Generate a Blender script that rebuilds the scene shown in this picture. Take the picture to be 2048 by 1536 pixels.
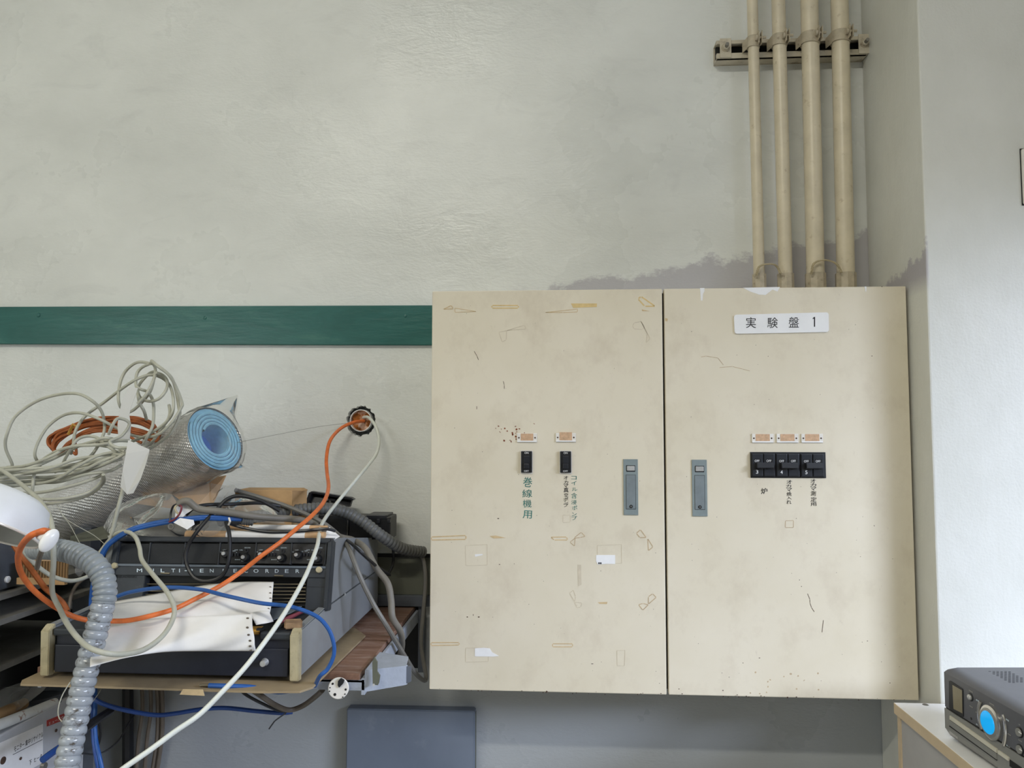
import bpy, bmesh, math, random
from mathutils import Vector, Matrix
for _o in list(bpy.data.objects): bpy.data.objects.remove(_o)
random.seed(7)
scene = bpy.context.scene
COL = scene.collection

# ------------------------------------------------------------------ camera
F = 1500.0                                   # focal length in pixels of a 2048 px wide frame
YAW, PITCH, ROLL = [math.radians(a) for a in (3.6165, 3.5362, 0.0527)]
CAM = Vector((0.0, -1.69, 1.5))
def _basis():
    cy, sy, cp, sp, cr, sr = math.cos(YAW), math.sin(YAW), math.cos(PITCH), math.sin(PITCH), math.cos(ROLL), math.sin(ROLL)
    f0, r0, u0 = Vector((-sy, cy, 0)), Vector((cy, sy, 0)), Vector((0, 0, 1))
    f, u1 = f0*cp + u0*sp, u0*cp - f0*sp
    return r0*cr + u1*sr, u1*cr - r0*sr, f
RT, UP, FW = _basis()
cd = bpy.data.cameras.new('camera'); cam = bpy.data.objects.new('camera', cd); COL.objects.link(cam)
cd.sensor_width = 36.0; cd.lens = F/2048*36.0; cd.clip_start = 0.05
cam.matrix_world = Matrix(((RT.x, UP.x, -FW.x, CAM.x), (RT.y, UP.y, -FW.y, CAM.y), (RT.z, UP.z, -FW.z, CAM.z), (0, 0, 0, 1)))
scene.camera = cam

# ------------------------------------------------------------------ view and lights
vs = scene.view_settings
vs.view_transform = 'Standard'; vs.look = 'None'; vs.gamma = 1.0; vs.use_curve_mapping = False
vs.exposure = -0.50
w = bpy.data.worlds.new('world'); scene.world = w; w.use_nodes = True
bg = w.node_tree.nodes['Background']; bg.inputs[0].default_value = (0.75, 0.85, 1.0, 1); bg.inputs[1].default_value = 0.15
def area(name, loc, target, sx, sy, power, col):
    l = bpy.data.lights.new(name, 'AREA'); l.shape = 'RECTANGLE'; l.size = sx; l.size_y = sy; l.energy = power; l.color = col
    o = bpy.data.objects.new(name, l); COL.objects.link(o); o.location = loc
    o.rotation_euler = (Vector(target)-Vector(loc)).to_track_quat('-Z', 'Y').to_euler()
    return o
# daylight outside the window of the right wall: falls slantwise down through the opening
area('window_daylight_right', (2.95, -2.5, 2.9), (0.6, -0.6, 1.0), 2.6, 1.4, 1000, (0.69, 0.78, 1.0))
# weak fill lamp added on the left to brighten the back wall there
area('left_fill_light', (-2.3, -2.2, 1.6), (-0.6, -0.2, 1.2), 1.8, 1.0, 20, (0.92, 1.0, 0.98))
# ceiling fluorescents on the left half of the room, in rows parallel to the wall
for i, (fx, fy, fp) in enumerate(((-0.78, -2.75, 70), (-1.3, -1.3, 5))):
    area('fluorescent_light', (fx, fy, 3.42), (fx, fy, 0), 1.2, 0.12, fp, (1.0, 0.96, 0.84))

# ------------------------------------------------------------------ pixel helpers: where a line of sight meets a plane of the place
def ray(px, py): return FW + RT*((px-1024)/F) + UP*((768-py)/F)
def at(px, py, Y=0.0): d = ray(px, py); return CAM + d*((Y-CAM.y)/d.y)
def atx(px, py, X): d = ray(px, py); return CAM + d*((X-CAM.x)/d.x)
def atz(px, py, Z): d = ray(px, py); return CAM + d*((Z-CAM.z)/d.z)
def hit(px, py, p, n): d = ray(px, py); return CAM + d*((Vector(p)-CAM).dot(n)/d.dot(n))

# ------------------------------------------------------------------ materials
def lin(c):
    c = c/255.0
    return c/12.92 if c <= 0.04045 else ((c+0.055)/1.055)**2.4
K = 1.35                                      # photographed tone -> surface colour under this light
def rgb(c, k=K): return tuple(min(0.9, lin(x)*k) for x in c)+(1.0,)
class N:
    def __init__(s, name):
        s.m = bpy.data.materials.new(name); s.m.use_nodes = True; s.nt = s.m.node_tree
        s.b = s.nt.nodes['Principled BSDF']; s._tc = None
    def n(s, t, **kw):
        x = s.nt.nodes.new(t)
        for k, v in kw.items():
            if isinstance(k, str) and hasattr(x, k): setattr(x, k, v)
        return x
    def l(s, a, b): s.nt.links.new(a, b)
    def coord(s, scale=(1, 1, 1), rot=(0, 0, 0)):
        g = s.n('ShaderNodeNewGeometry'); mp = s.n('ShaderNodeMapping')
        mp.inputs['Scale'].default_value = scale; mp.inputs['Rotation'].default_value = rot
        s.l(g.outputs['Position'], mp.inputs['Vector']); return mp.outputs[0]
    def noise(s, scale, detail=4, rough=0.55, stretch=(1, 1, 1), dist=0.0, rot=(0, 0, 0)):
        x = s.n('ShaderNodeTexNoise'); x.inputs['Scale'].default_value = scale; x.inputs['Detail'].default_value = detail
        x.inputs['Roughness'].default_value = rough; x.inputs['Distortion'].default_value = dist
        s.l(s.coord(stretch, rot), x.inputs['Vector']); return x.outputs[0]
    def ramp(s, fac, stops):
        r = s.n('ShaderNodeValToRGB'); e = r.color_ramp.elements
        while len(e) < len(stops): e.new(0.5)
        for i, (p, c) in enumerate(stops):
            e[i].position = p; e[i].color = c if len(c) == 4 else tuple(c)+(1,)
        s.l(fac, r.inputs[0]); return r.outputs[0]
    def bw(s, fac, a, b): return s.ramp(fac, ((a, (0, 0, 0)), (b, (1, 1, 1))))
    def mix(s, fac, a, b, mode='MIX'):
        x = s.n('ShaderNodeMix'); x.data_type = 'RGBA'; x.blend_type = mode
        if isinstance(fac, (int, float)): x.inputs[0].default_value = fac
        else: s.l(fac, x.inputs[0])
        for v, i in ((a, 6), (b, 7)):
            if isinstance(v, tuple): x.inputs[i].default_value = v
            else: s.l(v, x.inputs[i])
        return x.outputs[2]
    def math(s, op, a, b=0.0, clamp=False):
        x = s.n('ShaderNodeMath'); x.operation = op; x.use_clamp = clamp
        for v, i in ((a, 0), (b, 1)):
            if isinstance(v, (int, float)): x.inputs[i].default_value = v
            else: s.l(v, x.inputs[i])
        return x.outputs[0]
    def bump(s, h, strength, dist=0.002):
        x = s.n('ShaderNodeBump'); x.inputs['Strength'].default_value = strength; x.inputs['Distance'].default_value = dist
        s.l(h, x.inputs['Height']); s.l(x.outputs[0], s.b.inputs['Normal'])
    def color(s, v):
        if isinstance(v, tuple): s.b.inputs['Base Color'].default_value = v
        else: s.l(v, s.b.inputs['Base Color'])
    def set(s, rough=0.5, metal=0.0, spec=0.5):
        s.b.inputs['Roughness'].default_value = rough; s.b.inputs['Metallic'].default_value = metal
        s.b.inputs['Specular IOR Level'].default_value = spec
MATS = {}
def mat(name, c, rough=0.5, metal=0.0, spec=0.5, var=0.10, vs=25.0, stain=None, ss=40.0, st=(0.6, 0.72), bump=0.0, bs=200.0, stretch=(1, 1, 1), k=K):
    """painted / moulded surface: tone c, slight tone variation, optional stains of a second tone, fine relief"""
    x = N(name); x.set(rough, metal, spec)
    base = rgb(c, k); dark = tuple(v*(1-var*2) for v in base[:3])+(1,); lite = tuple(min(.92, v*(1+var)) for v in base[:3])+(1,)
    col = x.ramp(x.noise(vs, 5, 0.6, stretch), ((0.3, dark), (0.7, lite)))
    if stain: col = x.mix(x.bw(x.noise(ss, 6, 0.65, stretch), st[0], st[1]), col, rgb(stain, k))
    x.color(col)
    if bump: x.bump(x.noise(bs, 4, 0.6, stretch), bump)
    MATS[name] = x.m; return x.m

def m_wall():
    x = N('wall_paint'); x.set(0.36, 0, 0.5)
    big = x.noise(2.2, 5, 0.6, (1, 1, 1.6)); strokes = x.noise(9, 6, 0.65, (0.6, 1, 1.3), 1.6)
    a, b = rgb((180, 182, 179), 1.55), rgb((196, 198, 195), 1.55)
    col = x.mix(x.bw(big, 0.3, 0.7), a, b)
    col = x.mix(x.math('MULTIPLY', x.bw(strokes, 0.55, 0.72), 0.16), col, rgb((160, 161, 160)))
    # older lilac-grey coat left bare above the cabinet and beside the column
    g = x.n('ShaderNodeNewGeometry'); sp = x.n('ShaderNodeSeparateXYZ'); x.l(g.outputs['Position'], sp.inputs[0])
    X, Z = sp.outputs[0], sp.outputs[2]
    edge = x.math('ADD', x.math('MULTIPLY', x.math('SUBTRACT', x.noise(14, 5, 0.7, (0.8, 1, 1.3)), 0.5), 0.16), 1.83)
    edge = x.math('ADD', edge, x.math('MULTIPLY', x.math('SUBTRACT', X, 0.0, True), 0.16))
    below = x.math('MULTIPLY', x.math('SUBTRACT', edge, Z), 60, True)
    edge = x.math('SUBTRACT', edge, x.math('MULTIPLY', x.math('SUBTRACT', X, 0.36, True), 0.45))
    xin = x.math('MULTIPLY', x.math('SUBTRACT', X, -0.12), 8, True)
    zlo = x.math('MULTIPLY', x.math('SUBTRACT', Z, 1.6), 20, True)
    m = x.math('MULTIPLY', x.math('MULTIPLY', below, xin), zlo)
    col = x.mix(x.math('MULTIPLY', m, 0.85), col, rgb((160, 158, 162)))
    # lower wall toned darker and blue grey below shelf height
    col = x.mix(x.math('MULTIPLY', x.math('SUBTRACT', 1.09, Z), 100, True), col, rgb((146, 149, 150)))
    # scuffs and grime streaks
    gr = x.bw(x.noise(5, 7, 0.75, (1, 1, 0.5)), 0.62, 0.78)
    col = x.mix(x.math('MULTIPLY', gr, 0.14), col, rgb((120, 120, 118)))
    x.color(col)
    rr = x.ramp(x.noise(3.5, 5, 0.6), ((0.3, (.20, .20, .20)), (0.7, (.42, .42, .42)))); x.l(rr, x.b.inputs['Roughness'])
    h = x.math('ADD', x.math('MULTIPLY', x.noise(16, 5, 0.6, (0.7, 1, 1.2), 0.8), 1.0), x.math('MULTIPLY', x.noise(170, 4, 0.6, (0.5, 1, 1.3)), 0.3))
    x.bump(h, 0.35, 0.006); MATS['wall'] = x.m
m_wall()
def m_column():
    x = N('column_paint'); x.set(0.45, 0, 0.4)
    a, b = rgb((180, 180, 172)), rgb((198, 198, 192))
    col = x.mix(x.bw(x.noise(3, 5, 0.6, (1, 1, 0.7)), 0.3, 0.7), a, b)
    g = x.n('ShaderNodeNewGeometry'); sp = x.n('ShaderNodeSeparateXYZ'); x.l(g.outputs['Position'], sp.inputs[0])
    Z, Y = sp.outputs[2], sp.outputs[1]
    edge = x.math('ADD', x.math('MULTIPLY', x.math('SUBTRACT', x.noise(16, 5, 0.7), 0.5), 0.2), 1.815)
    edge = x.math('SUBTRACT', edge, x.math('MULTIPLY', x.math('ADD', Y, 0.1), 0.3))
    m = x.math('MULTIPLY', x.math('MULTIPLY', x.math('SUBTRACT', edge, Z), 60, True), x.math('MULTIPLY', x.math('SUBTRACT', Z, 1.76), 30, True))
    m = x.math('MULTIPLY', m, x.math('MULTIPLY', x.math('SUBTRACT', 0.69, sp.outputs[0]), 200, True))
    col = x.mix(m, col, rgb((158, 155, 158)))
    col = x.mix(x.math('MULTIPLY', x.bw(x.noise(8, 6, 0.75), 0.6, 0.8), 0.15), col, rgb((130, 132, 132)))
    x.color(col)
    h = x.math('ADD', x.noise(28, 5, 0.6, (1.2, 1.2, 0.5)), x.math('MULTIPLY', x.noise(220, 3, 0.5), 0.3))
    x.bump(h, 0.3, 0.004); MATS['column'] = x.m
m_column()
def m_green():
    x = N('green_gloss_paint'); x.set(0.3, 0, 0.5)
    col = x.ramp(x.noise(14, 6, 0.65, (0.3, 1, 1.5), 1.0), ((0.3, rgb((30, 80, 74))), (0.55, rgb((38, 90, 85))), (0.75, rgb((66, 112, 100)))))
    x.color(col); x.bump(x.noise(60, 5, 0.6, (0.25, 1, 1.6)), 0.25, 0.003); MATS['green'] = x.m
m_green()
def m_cabinet():
    x = N('cream_cabinet_enamel'); x.set(0.42, 0, 0.45)
    col = x.mix(x.bw(x.noise(3.0, 5, 0.6), 0.3, 0.7), rgb((196, 187, 165), 1.28), rgb((207, 199, 181), 1.28))
    col = x.mix(x.math('MULTIPLY', x.bw(x.noise(11, 7, 0.7, (1, 1, 0.8)), 0.50, 0.72), 0.42), col, rgb((172, 160, 140)))
    col = x.mix(x.math('MULTIPLY', x.bw(x.noise(45, 7, 0.75, (1.2, 1, 0.7)), 0.64, 0.76), 0.35), col, rgb((150, 135, 118)))
    col = x.mix(x.math('MULTIPLY', x.bw(x.noise(260, 3, 0.6), 0.74, 0.80), 0.45), col, rgb((120, 100, 84)))
    x.color(col); x.bump(x.noise(500, 2, 0.5), 0.05, 0.001); MATS['cab'] = x.m
m_cabinet()
mat('conduit', (190, 180, 158), 0.35, var=0.06, vs=18, stain=(150, 135, 108), ss=55, st=(0.60, 0.8), bump=0.06, bs=120)
mat('channel', (178, 170, 152), 0.45, var=0.08, vs=30, stain=(120, 108, 92), ss=50, st=(0.55, 0.75), bump=0.1)
mat('clamp', (165, 155, 135), 0.5, var=0.1, vs=60, stain=(110, 96, 78), ss=70, st=(0.58, 0.75))
mat('oldwire', (160, 148, 120), 0.6, var=0.15, vs=120)
mat('slotdark', (40, 40, 38), 0.8)
mat('handle', (114, 124, 124), 0.45, var=0.05, vs=60, bump=0.08, bs=900)
mat('handle2', (106, 114, 116), 0.5, var=0.05, vs=60, bump=0.15, bs=900)
mat('steel', (176, 176, 174), 0.3, 0.45, var=0.08, vs=80)
mat('dulsteel', (120, 118, 112), 0.45, 0.6, var=0.1, vs=80)
mat('black', (20, 21, 24), 0.42, var=0.1, vs=80)
mat('black2', (30, 32, 37), 0.35, var=0.1, vs=80)
mat('blackdull', (16, 16, 17), 0.75, var=0.15, vs=60)
mat('white_print', (215, 215, 210), 0.6)
mat('ink', (16, 15, 18), 0.7)
mat('green_ink', (22, 98, 92), 0.7)
mat('tape', (196, 172, 120), 0.55, var=0.08, vs=90)
mat('tape2', (186, 164, 126), 0.6, var=0.08, vs=90)
mat('tapeline', (172, 152, 122), 0.65, var=0.1, vs=90)
mat('tapefaint', (186, 176, 156), 0.65, var=0.06, vs=90)
mat('card', (182, 150, 120), 0.8, var=0.12, vs=150)
mat('acryl', (206, 202, 194), 0.2, var=0.04)
mat('plate', (214, 215, 218), 0.18, spec=0.6, var=0.02)
mat('paper', (214, 216, 222), 0.85, var=0.03, vs=40)
mat('paperwarm', (206, 204, 200), 0.85, var=0.03, vs=20, bump=0.15, bs=25)
mat('drip', (224, 224, 220), 0.4, var=0.02)
mat('rust', (120, 62, 36), 0.8, var=0.2, vs=200)
mat('speck', (70, 52, 40), 0.8, var=0.2, vs=200)
mat('recgrey', (119, 122, 124), 0.5, var=0.05, vs=10, stain=(112, 112, 112), ss=14, st=(0.55, 0.8), bump=0.1, bs=700)
mat('recdark', (42, 46, 51), 0.5, var=0.07, vs=40, stain=(80, 78, 72), ss=60, st=(0.62, 0.85))
mat('recnavy', (30, 33, 44), 0.45, var=0.08, vs=30)
mat('recblack', (14, 15, 17), 0.55, var=0.1, vs=60)
mat('module', (22, 25, 29), 0.55, var=0.05, vs=200, bump=0.3, bs=1500)
mat('modpcb', (40, 40, 40), 0.45, var=0.25, vs=120)
mat('cream', (168, 158, 128), 0.55, var=0.1, vs=40, stain=(128, 116, 88), ss=60, st=(0.55, 0.8))
mat('letter', (176, 188, 196), 0.35, 0.3)
mat('strip', (84, 92, 100), 0.4, var=0.05)
mat('rod', (112, 104, 86), 0.35, 0.6)
mat('orange', (196, 100, 46), 0.45, var=0.1, vs=60, stain=(150, 66, 30), ss=160, st=(0.62, 0.75))
mat('orange_old', (146, 80, 38), 0.5, var=0.15, vs=60)
mat('cablew', (162, 162, 149), 0.45, var=0.06, vs=40, stain=(140, 138, 124), ss=120, st=(0.6, 0.8))
mat('cablewhite', (192, 195, 187), 0.4, var=0.04, vs=40, stain=(150, 150, 140), ss=150, st=(0.66, 0.8))
mat('cableg', (104, 102, 97), 0.5, var=0.08, vs=40)
mat('cablet', (106, 102, 94), 0.5, var=0.08, vs=30)
mat('cableb', (34, 78, 140), 0.4, var=0.06, vs=30)
mat('cablebd', (28, 60, 118), 0.45, var=0.08, vs=30)
mat('cablebrown', (92, 84, 74), 0.6, var=0.1, vs=30)
mat('flex', (84, 85, 84), 0.45, var=0.06, vs=40)
mat('hoseg', (126, 132, 136), 0.3, var=0.05, vs=40, stain=(176, 182, 188), ss=60, st=(0.7, 0.8))
mat('hosew', (140, 145, 150), 0.2, spec=0.6, var=0.06, vs=30, stain=(72, 66, 60), ss=80, st=(0.54, 0.68), stretch=(1, 1, 1.8))
mat('lampwhite', (206, 209, 216), 0.4, var=0.03, vs=20, stain=(150, 140, 128), ss=110, st=(0.72, 0.78))
mat('lampinner', (150, 150, 146), 0.5, var=0.08, vs=20)
mat('cardboard', (176, 142, 100), 0.8, var=0.08, vs=25, bump=0.05)
mat('kraft', (182, 148, 110), 0.75, var=0.06, vs=20)
mat('sheetcard', (136, 120, 94), 0.8, var=0.1, vs=15, stain=(120, 104, 82), ss=25, st=(0.55, 0.8))
mat('frame', (142, 148, 158), 0.45, var=0.08, vs=30, stain=(94, 88, 84), ss=70, st=(0.66, 0.74), bump=0.25, bs=220)
mat('panelgrey', (98, 106, 118), 0.5, var=0.05, vs=8, stain=(122, 128, 136), ss=10, st=(0.62, 0.85))
mat('olive', (84, 86, 74), 0.55, var=0.06, vs=10)
mat('rackgrey', (72, 76, 82), 0.55, var=0.1, vs=20)
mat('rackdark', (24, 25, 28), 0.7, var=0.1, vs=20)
mat('ledge', (108, 106, 100), 0.6, var=0.12, vs=25)
mat('instr', (168, 170, 174), 0.55, var=0.06, vs=20)
mat('redlabel', (160, 52, 44), 0.6, var=0.05)
mat('plaster', (66, 68, 68), 0.9, var=0.3, vs=150, bump=0.8, bs=160)
mat('foamorange', (168, 102, 44), 0.9, var=0.3, vs=90, stain=(196, 172, 156), ss=45, st=(0.5, 0.65), bump=0.8, bs=120)
mat('foam', (126, 178, 206), 0.8, var=0.08, vs=80, bump=0.3, bs=400)
mat('foamdeep', (38, 104, 178), 0.8, var=0.1, vs=60)
mat('eraser', (150, 122, 92), 0.8, var=0.15, vs=80)
mat('penred', (108, 48, 58), 0.4)
mat('ceramic', (216, 218, 222), 0.25, var=0.02)
mat('amber', (186, 140, 62), 0.35, var=0.1, vs=50)
mat('tablewhite', (218, 221, 226), 0.35, var=0.03, vs=10, stain=(180, 176, 178), ss=16, st=(0.6, 0.8))
mat('tableedge', (184, 166, 138), 0.55, var=0.05, vs=15)
mat('tableside', (158, 156, 154), 0.5, var=0.04, vs=15)
mat('radiodark', (78, 79, 84), 0.35, spec=0.6, var=0.04, vs=30)
mat('radiofront', (70, 71, 74), 0.4, var=0.04, vs=30)
mat('radiosilver', (128, 128, 124), 0.4, 0.25, var=0.04, vs=30)
mat('chrome', (190, 188, 182), 0.18, 0.9, var=0.02)
mat('silverstrip', (184, 180, 166), 0.35, var=0.04)
mat('lcd', (124, 116, 94), 0.25, var=0.04)
mat('spotwhite', (200, 198, 190), 0.7, var=0.05)
mat('floor', (120, 116, 108), 0.6, var=0.1, vs=6)
mat('ceiling', (205, 205, 198), 0.9, var=0.03, vs=6)
def m_wood():
    x = N('worn_red_brown_plywood'); x.set(0.6, 0, 0.35)
    col = x.ramp(x.noise(16, 7, 0.7, (0.6, 4, 1), 0.8), ((0.3, rgb((84, 60, 48))), (0.5, rgb((116, 88, 72))), (0.72, rgb((140, 122, 112)))))
    x.color(col); x.bump(x.noise(40, 5, 0.6, (0.6, 5, 1)), 0.2, 0.002); MATS['wood'] = x.m
m_wood()
def m_foil():
    x = N('embossed_aluminium_foil'); x.set(0.25, 0.65, 0.5)
    x.color(x.ramp(x.noise(30, 4, 0.6), ((0.3, (0.74, 0.74, 0.74, 1)), (0.7, (0.9, 0.9, 0.9, 1)))))
    g = x.n('ShaderNodeNewGeometry'); hs = []
    for dv, sc in (((.867, -.339, .369), 1500.0), ((.2, .35, .92), 1200.0)):
        dp = x.n('ShaderNodeVectorMath'); dp.operation = 'DOT_PRODUCT'; dp.inputs[1].default_value = dv; x.l(g.outputs['Position'], dp.inputs[0])
        hs.append(x.math('SINE', x.math('ADD', x.math('MULTIPLY', dp.outputs['Value'], sc), x.math('MULTIPLY', x.noise(30, 3), 6.0))))
    x.bump(x.math('ADD', x.math('MULTIPLY', x.math('ADD', hs[0], hs[1]), 0.25), x.math('MULTIPLY', x.noise(45, 5, 0.6), 1.0)), 0.65, 0.003); MATS['foil'] = x.m
m_foil()
def m_corr():
    x = N('corrugated_card'); x.set(0.8, 0, 0.3)
    wv = x.n('ShaderNodeTexWave'); wv.inputs['Scale'].default_value = 60; x.l(x.coord(), wv.inputs['Vector'])
    x.color(x.ramp(wv.outputs[1], ((0.2, rgb((86, 66, 42))), (0.8, rgb((126, 100, 68)))))); x.bump(wv.outputs[1], 0.6, 0.002); MATS['corr'] = x.m
m_corr()
def m_clear(name, tint, gloss, rough=0.12, scatter=0.12, bump=0.6):
    m = bpy.data.materials.new(name); m.use_nodes = True; nt = m.node_tree; nt.nodes.clear()
    out = nt.nodes.new('ShaderNodeOutputMaterial'); tr = nt.nodes.new('ShaderNodeBsdfTransparent'); gl = nt.nodes.new('ShaderNodeBsdfGlossy')
    df = nt.nodes.new('ShaderNodeBsdfDiffuse'); m1 = nt.nodes.new('ShaderNodeMixShader'); m2 = nt.nodes.new('ShaderNodeMixShader')
    tr.inputs[0].default_value = tint; gl.inputs['Roughness'].default_value = rough; df.inputs[0].default_value = (0.78, 0.78, 0.76, 1)
    lw = nt.nodes.new('ShaderNodeLayerWeight'); lw.inputs[0].default_value = gloss
    g = nt.nodes.new('ShaderNodeNewGeometry'); no = nt.nodes.new('ShaderNodeTexNoise'); no.inputs['Scale'].default_value = 17; no.inputs['Detail'].default_value = 5
    bp = nt.nodes.new('ShaderNodeBump'); bp.inputs['Strength'].default_value = bump; bp.inputs['Distance'].default_value = 0.01
    nt.links.new(g.outputs['Position'], no.inputs['Vector']); nt.links.new(no.outputs[0], bp.inputs['Height'])
    nt.links.new(bp.outputs[0], gl.inputs['Normal'])
    m1.inputs[0].default_value = scatter
    nt.links.new(tr.outputs[0], m1.inputs[1]); nt.links.new(df.outputs[0], m1.inputs[2])
    nt.links.new(lw.outputs['Fresnel'], m2.inputs[0]); nt.links.new(m1.outputs[0], m2.inputs[1]); nt.links.new(gl.outputs[0], m2.inputs[2])
    nt.links.new(m2.outputs[0], out.inputs[0]); MATS[name] = m
m_clear('clearbag', (0.95, 0.945, 0.93, 1), 0.04, 0.08, 0.09, 0.7)
m_clear('cloudybag', (0.92, 0.91, 0.89, 1), 0.13, 0.12, 0.15, 0.8)
m_clear('milkytape', (0.92, 0.92, 0.92, 1), 0.05, 0.4, 0.80, 0.3)
def m_glow(name, c, s):
    x = N(name); x.color(rgb(c)); x.b.inputs['Emission Color'].default_value = rgb(c, 1.0); x.b.inputs['Emission Strength'].default_value = s; x.set(0.2); MATS[name] = x.m
m_glow('blueglow', (0, 150, 225), 0.9)

# ------------------------------------------------------------------ mesh helpers
def V(*a): return Vector(a)
class MB:
    def __init__(s): s.bm = bmesh.new()
    def box(s, x0, x1, y0, y1, z0, z1, bev=0.0, seg=2):
        x0, x1 = min(x0, x1), max(x0, x1); y0, y1 = min(y0, y1), max(y0, y1); z0, z1 = min(z0, z1), max(z0, z1)
        r = bmesh.ops.create_cube(s.bm, size=1.0); vs = r['verts']
        for v in vs: v.co = V(x0+(v.co.x+.5)*(x1-x0), y0+(v.co.y+.5)*(y1-y0), z0+(v.co.z+.5)*(z1-z0))
        if bev:
            es = list({e for v in vs for e in v.link_edges})
            bmesh.ops.bevel(s.bm, geom=es, offset=bev, segments=seg, affect='EDGES', profile=0.6)
        return s
    def obox(s, c, ax, ay, az, bev=0.0):
        """box at centre c with half-axis vectors"""
        r = bmesh.ops.create_cube(s.bm, size=2.0); vs = r['verts']
        for v in vs: v.co = c + ax*v.co.x + ay*v.co.y + az*v.co.z
        if bev:
            es = list({e for v in vs for e in v.link_edges}); bmesh.ops.bevel(s.bm, geom=es, offset=bev, segments=2, affect='EDGES')
        bmesh.ops.recalc_face_normals(s.bm, faces=s.bm.faces); return s
    def prism(s, pts, off):
        """closed polygon of 3-D points, extruded by the vector off"""
        off = Vector(off); a = [s.bm.verts.new(p) for p in pts]; b = [s.bm.verts.new(Vector(p)+off) for p in pts]; n = len(a)
        fs = [s.bm.faces.new(a), s.bm.faces.new(b[::-1])]
        for i in range(n): fs.append(s.bm.faces.new((a[i], b[i], b[(i+1) % n], a[(i+1) % n])))
        bmesh.ops.recalc_face_normals(s.bm, faces=fs); return s
    def tube(s, pts, r, seg=8, closed=False, rf=None, flat=None):
        pts = [Vector(p) for p in pts]; n = len(pts); rings = []
        t0 = (pts[1]-pts[0]).normalized(); up = V(0, 0, 1) if abs(t0.z) < .9 else V(1, 0, 0); nrm = (up - t0*up.dot(t0)).normalized()
        for i, p in enumerate(pts):
            if closed: t = pts[(i+1) % n]-pts[i-1]
            else: t = pts[min(i+1, n-1)]-pts[max(i-1, 0)]
            if t.length < 1e-9: t = t0
            t.normalize(); nrm = nrm - t*nrm.dot(t)
            if nrm.length < 1e-6: nrm = t.orthogonal()
            nrm.normalize(); bi = t.cross(nrm); rr = r if rf is None else rf(i)
            rings.append([s.bm.verts.new(p + nrm*(rr*math.cos(2*math.pi*k/seg)) + bi*(rr*(flat or 1)*math.sin(2*math.pi*k/seg))) for k in range(seg)])
        m = n if closed else n-1
        for i in range(m):
            a, b = rings[i], rings[(i+1) % n]
            for k in range(seg): s.bm.faces.new((a[k], a[(k+1) % seg], b[(k+1) % seg], b[k]))
        if not closed: s.bm.faces.new(rings[0][::-1]); s.bm.faces.new(rings[-1])
        return s
    def lathe(s, prof, o, axis, seg=24, a0=0.0, a1=2*math.pi):
        o = Vector(o); ax = Vector(axis).normalized(); u = ax.orthogonal().normalized(); v = ax.cross(u); full = abs(a1-a0-2*math.pi) < 1e-6
        rings = []
        for (r, h) in prof:
            if r < 1e-7: rings.append([s.bm.verts.new(o+ax*h)])
            else: rings.append([s.bm.verts.new(o+ax*h+(u*math.cos(a)+v*math.sin(a))*r) for a in [a0+(a1-a0)*k/seg for k in range(seg if full else seg+1)]])
        fs = []
        for a, b in zip(rings, rings[1:]):
            m = max(len(a), len(b)); mm = m if full else m-1
            for k in range(mm):
                k2 = (k+1) % m
                if len(a) == 1 and len(b) == 1: continue
                if len(a) == 1: fs.append(s.bm.faces.new((a[0], b[k], b[k2])))
                elif len(b) == 1: fs.append(s.bm.faces.new((a[k], b[0], a[k2])))
                else: fs.append(s.bm.faces.new((a[k], b[k], b[k2], a[k2])))
        bmesh.ops.recalc_face_normals(s.bm, faces=fs); return s
    def cyl(s, p, q, r, seg=16, bev=0.0):
        p, q = Vector(p), Vector(q); h = (q-p).length
        pr = [(0, 0), (r, 0), (r, h), (0, h)] if not bev else [(0, 0), (r-bev, 0), (r, bev), (r, h-bev), (r-bev, h), (0, h)]
        return s.lathe(pr, p, q-p, seg)
    def ball(s, c, rx, ry=None, rz=None, seg=12):
        ry = ry or rx; rz = rz or rx
        r = bmesh.ops.create_uvsphere(s.bm, u_segments=seg, v_segments=max(6, seg//2+2), radius=1.0)
        for v in r['verts']: v.co = Vector(c)+V(v.co.x*rx, v.co.y*ry, v.co.z*rz)
        return s
    def grid(s, fn, nu, nv, th=0.0):
        g = [[s.bm.verts.new(fn(i/nu, j/nv)) for j in range(nv+1)] for i in range(nu+1)]
        for i in range(nu):
            for j in range(nv): s.bm.faces.new((g[i][j], g[i+1][j], g[i+1][j+1], g[i][j+1]))
        return s
WLOC = {}
def obj(name, mb, m, parent=None, smooth=False, solid=0.0):
    me = bpy.data.meshes.new(name); bm = mb.bm
    bm.to_mesh(me); bm.free()
    xs, ys, zs = [v.co.x for v in me.vertices], [v.co.y for v in me.vertices], [v.co.z for v in me.vertices]
    org = Vector(((min(xs)+max(xs))/2, (min(ys)+max(ys))/2, min(zs))); me.transform(Matrix.Translation(-org))
    if isinstance(m, str): m = MATS[m]
    me.materials.append(m)
    if smooth:
        for p in me.polygons: p.use_smooth = True
        try: me.set_sharp_from_angle(angle=math.radians(40))
        except Exception: pass
    o = bpy.data.objects.new(name, me); COL.objects.link(o)
    if solid:
        md = o.modifiers.new('thickness', 'SOLIDIFY'); md.thickness = solid; md.offset = 0
    o.location = org; WLOC[o.name] = org
    if parent is not None:
        o.parent = parent; o.matrix_parent_inverse = Matrix.Translation(-WLOC[parent.name])
    return o
def tag(o, label, cat, group=None):
    o['label'] = label; o['category'] = cat
    if group: o['group'] = group
    return o
def thing(name, label, cat, loc, group=None):
    o = bpy.data.objects.new(name, None); COL.objects.link(o); o.empty_display_size = 0.02; o.location = Vector(loc); WLOC[o.name] = Vector(loc)
    return tag(o, label, cat, group)
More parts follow.
